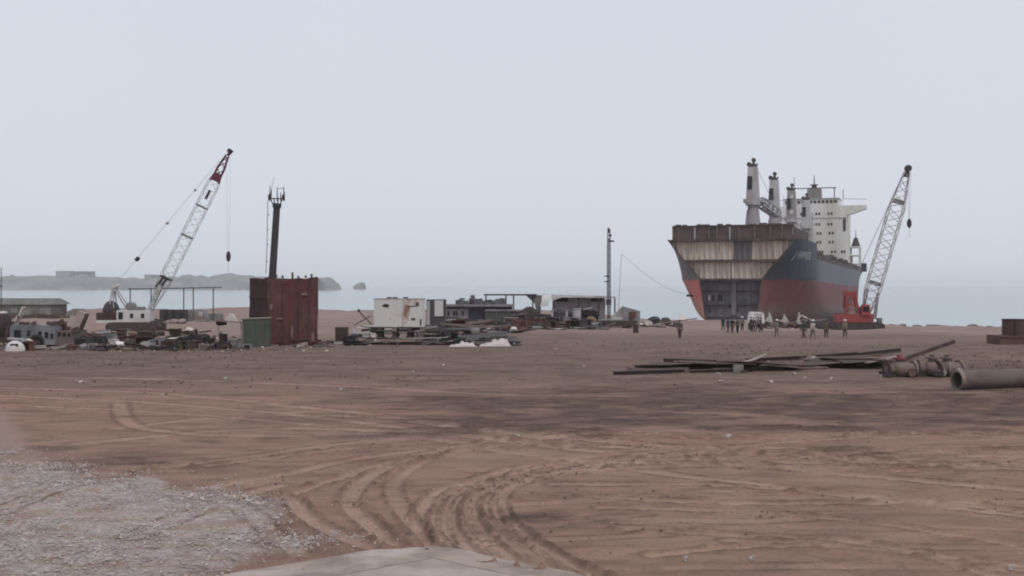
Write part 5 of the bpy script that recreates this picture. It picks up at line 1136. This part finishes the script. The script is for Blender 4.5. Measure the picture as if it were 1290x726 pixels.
# ------------------------------------------------------------------ scrap under the ship
def under_ship():
    Yk = 165; s = Yk / F
    PT = mat('pointed_white', (.46, .43, .41), .7, (.3, .26, .24), 1)
    for px0, px1, pk, py0, py1, lb in ((963, 975, 969, 393, 406, 'first pointed white plate from the white tank, standing among scrap'), (982, 994, 988, 395, 407, 'second pointed white plate from the white tank'), (1000, 1010, 1006, 395, 408, 'third pointed white plate, the one beside the raised curved plate')):
        q = at((px0 + px1) / 2, Yk); Z = lambda py: P(0, py, Yk).z - q.z; t = thing('pointed_plate', lb, 'scrap plate', q); c = (px0 + px1) / 2
        j = lambda: random.uniform(-.16, .16)
        MB().prism([((px0 - c) * s + j(), Z(py1)), ((px1 - c) * s + j(), Z(py1 + 1) + j()), ((px1 * .55 + pk * .45 - c) * s + j(), Z(py0 * .4 + py1 * .6)), ((pk - c) * s + .25 + j(), Z(py0 + 3)), ((pk - c) * s + j(), Z(py0)), ((px0 * .4 + pk * .6 - c) * s + j(), Z(py0 * .5 + py1 * .5))], .35).build('plate', PT, t)
        MB().beam((0, .2, 0), ((pk - c) * s, .3, Z(py0 + 4)), .25, .25).build('prop', RUSTB, t)
    q = at(1015, Yk - 2); Z = lambda py: P(0, py, Yk - 2).z - q.z; t = thing('curved_plate', 'pale curved plate raised over the dark boat shaped hull piece', 'scrap plate', q)
    MB().sheet(lambda u, v: ((-7 + 14 * u) * s, .8 * v, Z(395 + 7.5 * u ** .6) + .15 * v), 8, 3, .12).build('plate', PT, t); MB().box((4 * s, .3, Z(405)), (.3, .4, Z(402) - .1)).build('stand', RUSTB, t)
    # dark boat-shaped hull piece
    q = at(1022, Yk + 2); s2 = (Yk + 2) / F; Z = lambda py: P(0, py, Yk + 2).z - q.z; t = thing('hull_section', 'dark boat shaped hull section with an upswept end left of the red crane', 'hull piece', q)
    MB().prism([((998 - 1022) * s2, 0), ((1050 - 1022) * s2, 0), ((1056 - 1022) * s2, Z(398)), ((1046 - 1022) * s2, Z(400)), ((1030 - 1022) * s2, Z(404)), ((1016 - 1022) * s2, Z(405)), ((1004 - 1022) * s2, Z(403)), ((994 - 1022) * s2, Z(401))], 3).build('shell', mat('hull_dark', (.05, .047, .05), .8, (.075, .06, .058), .6), t)
    MB().beam(((994 - 1022) * s2, -1.55, Z(402)), ((1056 - 1022) * s2, -1.55, Z(399)), .12, .25).build('gunwale', RUSTB, t)
    for px, w, lb in ((972, 17, 'low dark boat shaped piece under the first pointed white plate'), (990, 22, 'low brown grey boat shaped piece under the second pointed white plate')):
        q = at(px, Yk - 1); s2 = (Yk - 1) / F; Z = lambda py: P(0, py, Yk - 1).z - q.z; t = thing('hull_section', lb, 'hull piece', q)
        MB().prism([(-w / 2 * s2, .1), (w / 2 * s2 * .9, .0), (w / 2 * s2 * 1.15, Z(405)), (0, Z(407)), (-w / 2 * s2 * 1.1, Z(404.5))], 2).build('shell', RUSTB if px > 980 else DARK, t); MB().box((0, -1.05, Z(408)), (w * s2 * .5, .1, .4)).build('patch', TAN, t)
    # white tank behind the group
    q = at(952, 150); s2 = 150 / F; Z = lambda py: P(0, py, 150).z - q.z; t = thing('site_tank', 'white rounded tank standing behind workers in front of the ship', 'tank', q)
    MB().prism([(-9 * s2, Z(407)), (9.5 * s2, Z(407)), (9 * s2, Z(396)), (7 * s2, Z(393.5)), (-6 * s2, Z(393)), (-8 * s2, Z(396))], 1.6).build('shell', mat('tank_white', (.66, .64, .63), .6, (.55, .52, .5), .9), t); k = MB()
    for x in (-7, 7): k.box((x * s2, 0, Z(407) / 2), (.25, 1.4, Z(407)))
    k.build('stand', DARK, t); MB().box((.2, -.82, Z(399)), (.9, .08, .9)).build('side_panel', LGREY, t)
    scatter('at the foot of the ship near the red crane', 'at the ship foot', 26, (958, 410, 1050, 415), (.4, 1.3), wts=(6, 3, 5, 2, 2, 2), seed=800)
    # boulders on the beach edge, right
    for px, sz, pk in ((1123, .5, 0), (1137, .8, 0), (1156, 1.1, 0), (1172, 1.0, 0), (1182, 1.9, 0), (1192, 1.1, 0), (1226, 1.2, 0), (1247, 1.0, 0), (1202, .6, 0)):
        q = at(px, 171 + random.random() * 3); o = MB().ball((0, 0, sz * .04), (sz * .8, sz * .6, sz * .26), n=9, m=6, jit=.22).build('boulder', mat('beach_rock', (.19, .15, .14), .95, (.12, .097, .09), 1), None, q, random.random() * 3, sharp=20)
        tag(o, 'low grey boulder on the beach crest right of the red crane' if sz != 1.9 else 'largest peaked boulder on the beach crest right of the red crane', 'rock', 'boulders along the beach crest' if sz != 1.9 else None)
under_ship()

# ------------------------------------------------------------------ right foreground scrap
def right_scrap():
    RB = mat('beam_dark', (.055, .04, .036), .85, (.095, .066, .058), .8)
    def bm(a, b, w, h, label, m=RB, name='steel_beam', rise=0, g=True):
        p = G(*a); q = G(*b); c = (p + q) / 2; k = MB(); d0 = p - c; d1 = q - c; d1 = d1 + Vector((0, 0, rise))
        up = Vector((0, 0, h))
        k.beam(d0 + Vector((0, 0, .03)), d1 + Vector((0, 0, .03)), w, .05); k.beam(d0 + up * .5 + Vector((0, 0, .03)), d1 + up * .5 + Vector((0, 0, .03)), .08, h - .02); k.beam(d0 + up + Vector((0, 0, .06)), d1 + up + Vector((0, 0, .06)), w * .9, .05)
        return tag(k.build(name, m, None, c), label, 'beam')
    bm((773, 473), (862, 470), .3, .12, 'lowest dark beam at the left tip of the flat scrap steel')
    bm((800, 465.5), (908, 463), .45, .16, 'second dark beam of the flat scrap steel, above the lowest')
    bm((836, 459), (900, 461), .35, .25, 'short thick dark beam at the upper left of the flat scrap steel')
    bm((870, 471), (985, 466), .3, .1, 'thin dark beam running right from the lowest beam')
    bm((1027, 455), (1078, 451), .4, .3, 'thick dark beam in the middle of the flat scrap steel')
    bm((1060, 452), (1134, 443.5), .25, .18, 'long dark beam at the right rear of the flat scrap steel')
    bm((1040, 462), (1125, 456), .4, .14, 'flat dark beam right of centre in the flat scrap steel')
    bm((940, 457), (1015, 453), .3, .16, 'rear brown beam between the two curled plates', RUSTB)
    p = G(1130, 458); q = P(1202, 430.5, p.y + 3); k = MB().beam((0, 0, .1), q - p, .16, .2); tag(k.beam((.05, .12, .05), (q - p) * .95 + Vector((0, .12, 0)), .05, .12).build('steel_beam', RUSTB, None, p), 'long thin beam tilted up at the right end of the scrap steel', 'beam')
    # curled pale plates
    PL = mat('curled_plate', (.3, .245, .225), .7, (.2, .155, .14), .8)
    for x0, x1, py, hp, lb in ((900, 966, 459, 13, 'long pale plate with its right end curled up'), (995, 1027, 458, 9, 'short pale curled plate in the middle of the scrap steel')):
        q = G((x0 + x1) / 2, py + 2); s = q.y / F; L = (x1 - x0) * s
        tag(MB().sheet(lambda u, v: ((u - .5) * L, (v - .5) * .9 * (1 - .35 * u), .1 + hp * s * u ** 2.6), 16, 4, .04).build('scrap_plate', PL, None, q, R(4)), lb, 'scrap plate')
    r = random.Random(9); n = 0
    for x0, x1, py in ((790, 870, 468), (850, 960, 463), (900, 1010, 467), (960, 1060, 461), (1010, 1100, 460), (1060, 1120, 464), (930, 990, 459), (820, 900, 464), (870, 950, 468), (960, 1040, 465), (1000, 1080, 463), (1030, 1110, 459), (905, 985, 462), (1050, 1130, 461)):
        q = G((x0 + x1) / 2, py); o = scrap_plate(q, r.uniform(1.2, 2.4), (x1 - x0) * q.y / F, (RUSTB, RB, RB)[n % 3], 900 + n, .05, .05, lift=.1 + .16 * (n % 3), rz=r.uniform(-.08, .08)); n += 1
        tag(o, 'dark flat steel plate lying in the middle of the scrap steel pile', 'plate', 'dark flat plates of the scrap steel pile')
    q = G(1105, 462); tag(MB().sheet(lambda u, v: ((u - .5) * 2.6, (v - .5) * 1.0, .1 + .5 * u), 6, 3, .04).build('scrap_plate', mat('pale_tilted', (.25, .19, .175), .8), None, q), 'pale tilted plate just left of the red-topped valve', 'scrap plate')
    q = G(930, 470); t = thing('steel_bracket', 'grey square bracket lying at the front of the scrap steel', 'bracket', q); MB().box((0, 0, .22), (.5, .3, .4)).build('block', GREY, t); MB().box((.3, 0, .08), (.4, .3, .08)).build('foot', RUSTB, t)
    # valves
    def valve(px, py, lb, red, rz):
        q = G(px, py); t = thing('ship_valve', lb, 'valve', q, R(rz)); VM = mat('valve_iron', (.17, .125, .112), .85, (.11, .08, .072), 2.2, c3=(.24, .19, .175), s3=1.2)
        b = MB().ball((0, 0, .42), (.55, .45, .42), n=16, m=10); b.tube((-.75, 0, .4), (.7, 0, .42), .27, n=16); b.tube((0, 0, .6), (-.05, 0, .95), .25, .2, n=14); b.build('body', VM, t, sharp=40)
        for x in (-.78, .68): MB().pipe((x, 0, .4), (x + .1, 0, .4), .42, .22, 20).build('flange', RUSTB if x < 0 else VM, t, sharp=50)
        k = MB().tube((-.05, 0, .9), (-.05, 0, .98), .33, n=16); k.tube((-.05, 0, .95), (-.06, 0, 1.12), .12, n=10); k.build('bonnet', mat('valve_red', (.2, .05, .05), .8) if red else VM, t, sharp=50)
        MB().box((-.7, -.2, .12), (.5, .4, .24), rot=(0, .3, .3)).build('bracket', DARK, t)
        MB().tube((.35, -.35, .25), (.35, -.55, .25), .2, n=14).build('side_port', LGREY if not red else RUSTB, t, sharp=50)
    valve(1134, 475.5, 'rusty brown valve casting with a red top left of the big pipe', True, 12)
    valve(1176, 474.5, 'brown grey flanged valve casting between the red-topped valve and the pipe', False, -10)
    valve(1194, 474.5, 'flanged valve casting with a pale port nearest the big pipe', False, 25)
    # pipe
    p = G(1206, 491); rad = .44; e = at(1420, p.y + 3.2)
    t = thing('steel_pipe', 'big rusty grey steel pipe lying on the dirt with its open end facing left', 'pipe', p)
    MB().pipe((0, 0, rad - .04), (e.x - p.x, e.y - p.y, rad - .04), rad, rad - .05, 40).build('wall', PIPE, t, sharp=50)
    MB().pipe((-.03, -.001, rad - .04), (.12, .04, rad - .04), rad + .012, rad - .07, 40).build('pipe_lip', mat('lip', (.22, .17, .15), .8), t, sharp=50)
    MB().tube((.9, .15, rad - .04), (.9 + .001, .152, rad - .04), rad - .055, n=24).build('pipe_bore_shade', BLACK, t)  # black disc across the bore paints the shade inside the pipe
    MB().pipe((6.5, .65, rad - .04), (6.6, .66, rad - .04), rad + .015, rad - .05, 40).build('weld_seam', RUSTB, t, sharp=50)
    lump_zone('brown rubble heaped round the valve castings', 420, (1112, 470, 1206, 477.5), RUSTB, .03, .2, 77); lump_zone('dark dirt clods on the mound behind the big pipe', 420, (1200, 455, 1290, 468), mat('mound_dirt', (.12, .088, .08), .95), .02, .09, 78)
    scatter('heaped round the valve castings', 'by the valve castings', 16, (1114, 470, 1204, 476), (.25, .6), wts=(8, 2, 4, 2, 0, 2), seed=1700)
    # rusty bin on plate at right edge
    q = G(1275, 434); s = q.y / F; t = thing('rusty_vat', 'rusty round vat standing on the thick steel plate at the right edge', 'vat', q + Vector((.5, .9, 11 * s))); 
    MB().pipe((0, 0, 0), (0, 0, 20 * s), 14 * s, 13 * s, 24).build('shell', mat('vat_rust', (.085, .05, .046), .85, (.055, .038, .037), .9), t, sharp=50); MB().pipe((0, 0, 19 * s), (0, 0, 20.5 * s), 14.6 * s, 13 * s, 24).build('rim', RUSTB, t, sharp=50); MB().beam((-3 * s, -14.2 * s, 0), (-3 * s, -14.2 * s, 19 * s), .15, .12).build('strap', DARK, t)
    t = thing('steel_slab', 'thick rust red steel plate under the round vat at the right edge', 'plate', q); MB().box(((1290 - 1275) * s * .6, .9, 5.4 * s), (54 * s, 2.6, 10.6 * s)).build('slab', mat('slab_rust', (.12, .06, .055), .85, (.085, .045, .042), .8), t); MB().box((0, -.42, 9 * s), (40 * s, .05, .1)).build('edge_strip', RUSTB, t)
    # litter
    n = 0
    for px, py, sz in ((559, 461, .16), (284, 478, .2), (98, 482, .3), (104, 482.5, .3), (905, 472, .2), (1000, 472, .22), (908, 482, .34), (970, 482, .3), (1015, 477, .16), (968, 457, .2), (918, 552, .2), (865, 708, .08), (948, 708, .12), (1275, 720, .1), (1280, 470, .1), (430, 492, .16), (520, 470, .14), (735, 462, .16), (240, 468, .15), (1048, 478, .2), (700, 440, .2), (1110, 476, .12), (652, 552, .14)):
        o = scrap_plate(G(px, py), sz * .45, sz * .85, mat('litter_pale', (.42, .38, .355), .9), 50 + n, .1, .2, lift=.05); o.name = 'litter_scrap'; n += 1; tag(o, 'tiny pale litter scrap lying on the open dirt', 'litter', 'pale litter on the open dirt')
right_scrap()

# ------------------------------------------------------------------ people
def skin_mesh(V, E, Rr, levels=1):
    me = bpy.data.meshes.new('t'); me.from_pydata(V, E, []); o = bpy.data.objects.new('t', me); COL.objects.link(o)
    md = o.modifiers.new('s', 'SKIN'); md.use_smooth_shade = True
    for i, r_ in enumerate(Rr):
        d = me.skin_vertices[0].data[i]; d.radius = r_ if hasattr(r_, '__len__') else (r_, r_); d.use_root = (i == 0)
    ss = o.modifiers.new('u', 'SUBSURF'); ss.levels = levels; ss.render_levels = levels
    dg = bpy.context.evaluated_depsgraph_get(); out = bpy.data.meshes.new_from_object(o.evaluated_get(dg)); bpy.data.objects.remove(o); return out
def person(px, py, label, shirt, pants, head, rz, step=.3, arm=.3, lean=.0, group=None, hgt=1.72):
    q = G(px, py); t = thing('person', label, 'person', q, R(rz)); k = hgt / 1.72
    V = []; E = []; Q = []
    def add(p, r_, par=None):
        V.append((p[0] * k, (p[1] + lean * max(0, p[2] - .95)) * k, p[2] * k)); Q.append(r_ if hasattr(r_, '__len__') else (r_, r_))
        if par is not None: E.append((par, len(V) - 1))
        return len(V) - 1
    pel = add((0, 0, .95), (.14, .1)); wa_ = add((0, 0, 1.1), (.125, .095), pel); ch = add((0, .01, 1.3), (.15, .11), wa_); nb = add((0, 0, 1.44), (.075, .065), ch); ne = add((0, .01, 1.5), .05, nb)
    hc = add((0, .025, 1.58), (.072, .085), ne); ht = add((0, .02, 1.67), (.07, .08), hc); no = add((0, .12, 1.585), .014, hc)
    body = dict(sh=[], leg=[])
    for sg in (-1, 1):
        a = arm * sg; s1 = add((sg * .18, 0, 1.4), .058, ch); el = add((sg * .22, -.02 + math.sin(a) * .28, 1.4 - .29 * math.cos(a)), .043, s1); wr = add((sg * .23, .04 + math.sin(a) * .5, 1.4 - .53 * math.cos(a * .8)), .03, el)
        pm = add((sg * .23, .06 + math.sin(a) * .56, 1.4 - .6 * math.cos(a * .8)), (.02, .038), wr)
        for fi, (dy, fl) in enumerate(((-.03, .075), (-.01, .09), (.012, .085), (.032, .07))):
            f1 = add((sg * .228, V[pm][1] / k + dy - lean * max(0, V[pm][2] / k - .95), V[pm][2] / k - fl * .6), .0095, pm); add((sg * .215, V[f1][1] / k + .006 - lean * max(0, V[f1][2] / k - .95), V[f1][2] / k - fl * .45), .0085, f1)
        th = add((sg * .21, V[pm][1] / k + .055 - lean * max(0, V[pm][2] / k - .95), V[pm][2] / k + .01), .011, wr); add((sg * .2, V[th][1] / k + .015 - lean * max(0, V[th][2] / k - .95), V[th][2] / k - .035), .009, th)
        b = -step * sg; hp = add((sg * .09, 0, .88), (.088, .09), pel); kn = add((sg * .1, math.sin(b) * .42 + .03, .9 - .42 * math.cos(b)), .06, hp); an = add((sg * .1, math.sin(b) * .8 - .03 * (b < 0), .9 - .82 * math.cos(b)), .042, kn); add((sg * .115, V[an][1] / k + .14, max(.04, V[an][2] / k - .05)), (.035, .03), an)
        body['sh'].append((s1, el, wr)); body['leg'].append((hp, kn, an))
    me = skin_mesh(V, E, Q, 1); me.materials.append(SKIN); o = bpy.data.objects.new('body', me); COL.objects.link(o); o.parent = t
    def sub(ids, edges, grow, name, m):
        mp = {i: n for n, i in enumerate(ids)}; rr = [tuple(x * grow + .012 for x in Q[i]) for i in ids]
        me = skin_mesh([V[i] for i in ids], [(mp[a], mp[b]) for a, b in edges], rr, 1); me.materials.append(m); o = bpy.data.objects.new(name, me); COL.objects.link(o); o.parent = t
    ids = [ch, wa_, pel, nb] + [x for s in body['sh'] for x in s]; ed = [(ch, wa_), (wa_, pel), (ch, nb)] + [e for s in body['sh'] for e in ((ch, s[0]), (s[0], s[1]), (s[1], s[2]))]
    sub(ids, ed, 1.1, 'shirt', shirt)
    ids = [pel] + [x for s in body['leg'] for x in s]; ed = [e for s in body['leg'] for e in ((pel, s[0]), (s[0], s[1]), (s[1], s[2]))]
    sub(ids, ed, 1.2, 'trousers', pants)
    h = MB(); c = Vector(V[ht])
    if head is HELM:
        h.ball(tuple(c + Vector((0, -.005, .02))), (.125, .14, .1), n=12, m=6); h.box(tuple(c + Vector((0, .12, .0))), (.2, .1, .02)); h.build('helmet', HELM, t, sharp=60)
    else:
        h.ball(tuple(c + Vector((0, -.02, .015))), (.105, .12, .085), n=12, m=6); h.build('hair', head, t, sharp=60)
C_ = CLOTH
person(856.5, 428, 'person in brown work clothes standing alone left of the cut ship', C_['olive'], C_['brown'], HAIR, 160, .25, .2, hgt=1.78)
GRP = ((911, 417.5, 'black', 'navy', 15, 'person in dark clothes, leftmost of the dark group before the ship'), (917, 420, 'navy', 'black', 30, 'person in dark blue, second from left in the dark group'), (922.5, 420.5, 'black', 'brown', -20, 'person in black and brown at the middle of the dark group'), (929, 420.5, 'green', 'black', 10, 'person in dark green, rightmost of the tight dark group'))
for i, (x, y, a, b, rz, lb) in enumerate(GRP): person(x, y, lb, C_[a], C_[b], HAIR, 180 + rz, .22 * (-1) ** i, .25)
person(935, 417.5, 'person with a white helmet between the dark group and the white tank', C_['grey'], C_['navy'], HELM, 170, .2, .2)
for i, (x, y, a, b, lb) in enumerate(((946.5, 418.5, 'black', 'black', 'person in black at the left end in front of the white tank'), (949.5, 419.5, 'brown', 'navy', 'person in brown top, second from left before the white tank'), (955, 418, 'grey', 'black', 'person in grey top, third before the white tank'), (958.5, 419.5, 'navy', 'brown', 'person in navy top at the right end before the white tank'))): person(x, y, lb, C_[a], C_[b], HAIR, 180 + i * 40 - 60, .25 * (-1) ** i, .2)
person(978.5, 425.5, 'person in grey with a white helmet below the first pointed plate', C_['grey'], C_['khaki'], HELM, 190, .2, .15)
person(1012.5, 428, 'person in dark green walking left of the worker in cream clothes', C_['green'], C_['brown'], HAIR, 120, .35, .35)
person(1024, 428.5, 'person in pale cream clothes and white helmet walking', C_['cream'], C_['khaki'], HELM, 200, .25, .2, hgt=1.78)
person(1041, 427, 'person in olive shirt left of the last worker by the red crane', C_['olive'], C_['brown'], HAIR, 170, .2, .2)
person(1064.5, 426.5, 'person in pale khaki with a white helmet in front of the red crane', C_['khaki'], C_['olive'], HELM, 180, .15, .15)

# ------------------------------------------------------------------ haze, sky, sun, camera
hz = MB().box((0, 4960, 24), (14000, 10000, 76)).build('haze', bpy.data.materials.new('haze_air')); tag(hz, 'thin pale sea haze over the whole place', kind='stuff')
m = hz.data.materials[0]; m.use_nodes = True; N = m.node_tree.nodes; N.remove(N['Principled BSDF'])
v = N.new('ShaderNodeVolumePrincipled'); v.inputs['Color'].default_value = (1, 1, 1, 1); v.inputs['Density'].default_value = .00018; v.inputs['Anisotropy'].default_value = .2
m.node_tree.links.new(v.outputs[0], [n for n in N if n.type == 'OUTPUT_MATERIAL'][0].inputs['Volume'])

W = bpy.data.worlds.new('World'); S.world = W; W.use_nodes = True; N = W.node_tree.nodes; K = W.node_tree.links
bg = N['Background']; bg.inputs['Strength'].default_value = .1
sky = N.new('ShaderNodeTexSky'); sky.sky_type = 'NISHITA'; sky.sun_disc = False; SE, SA = R(58), R(150)
sky.sun_elevation = SE; sky.sun_rotation = SA; sky.air_density = 1; sky.dust_density = 4; sky.ozone_density = 1
tc = N.new('ShaderNodeTexCoord'); n = N.new('ShaderNodeTexNoise'); n.inputs['Scale'].default_value = 2.2; n.inputs['Detail'].default_value = 4; K.new(tc.outputs['Generated'], n.inputs['Vector'])
cl = N.new('ShaderNodeMix'); cl.data_type = 'RGBA'; K.new(n.outputs[0], cl.inputs[0]); cl.inputs[6].default_value = (6.35, 6.7, 7.5, 1); cl.inputs[7].default_value = (7.15, 7.25, 8.0, 1)
mx = N.new('ShaderNodeMix'); mx.data_type = 'RGBA'; mx.inputs[0].default_value = .86; K.new(sky.outputs[0], mx.inputs[6]); K.new(cl.outputs[2], mx.inputs[7]); K.new(mx.outputs[2], bg.inputs['Color'])
L = bpy.data.lights.new('Sun', 'SUN'); L.energy = 1.3; L.angle = R(14); L.color = (1, .95, .89); so = bpy.data.objects.new('Sun', L); COL.objects.link(so)
# direction to the sun: azimuth SA clockwise from +Y
dv = Vector((math.sin(SA) * math.cos(SE), math.cos(SA) * math.cos(SE), math.sin(SE))); so.rotation_euler = dv.to_track_quat('Z', 'Y').to_euler(); so.location = (0, 0, 30)

cam = bpy.data.cameras.new('Camera'); cam.sensor_width = 36; cam.lens = F * 36 / 1290; cam.clip_end = 40000; cam.clip_start = .5
co = bpy.data.objects.new('Camera', cam); COL.objects.link(co); co.location = (0, 0, CH); co.rotation_euler = (R(90) - math.atan((363 - HZ) / F), 0, 0); S.camera = co
S.view_settings.view_transform = 'Standard'; S.view_settings.look = 'None'; S.view_settings.gamma = 1; S.view_settings.exposure = .15; S.view_settings.use_curve_mapping = False
cy = S.cycles; cy.use_denoising = True; cy.max_bounces = 5; cy.diffuse_bounces = 2; cy.glossy_bounces = 2; cy.volume_bounces = 2; cy.use_adaptive_sampling = True; cy.filter_width = 1.9
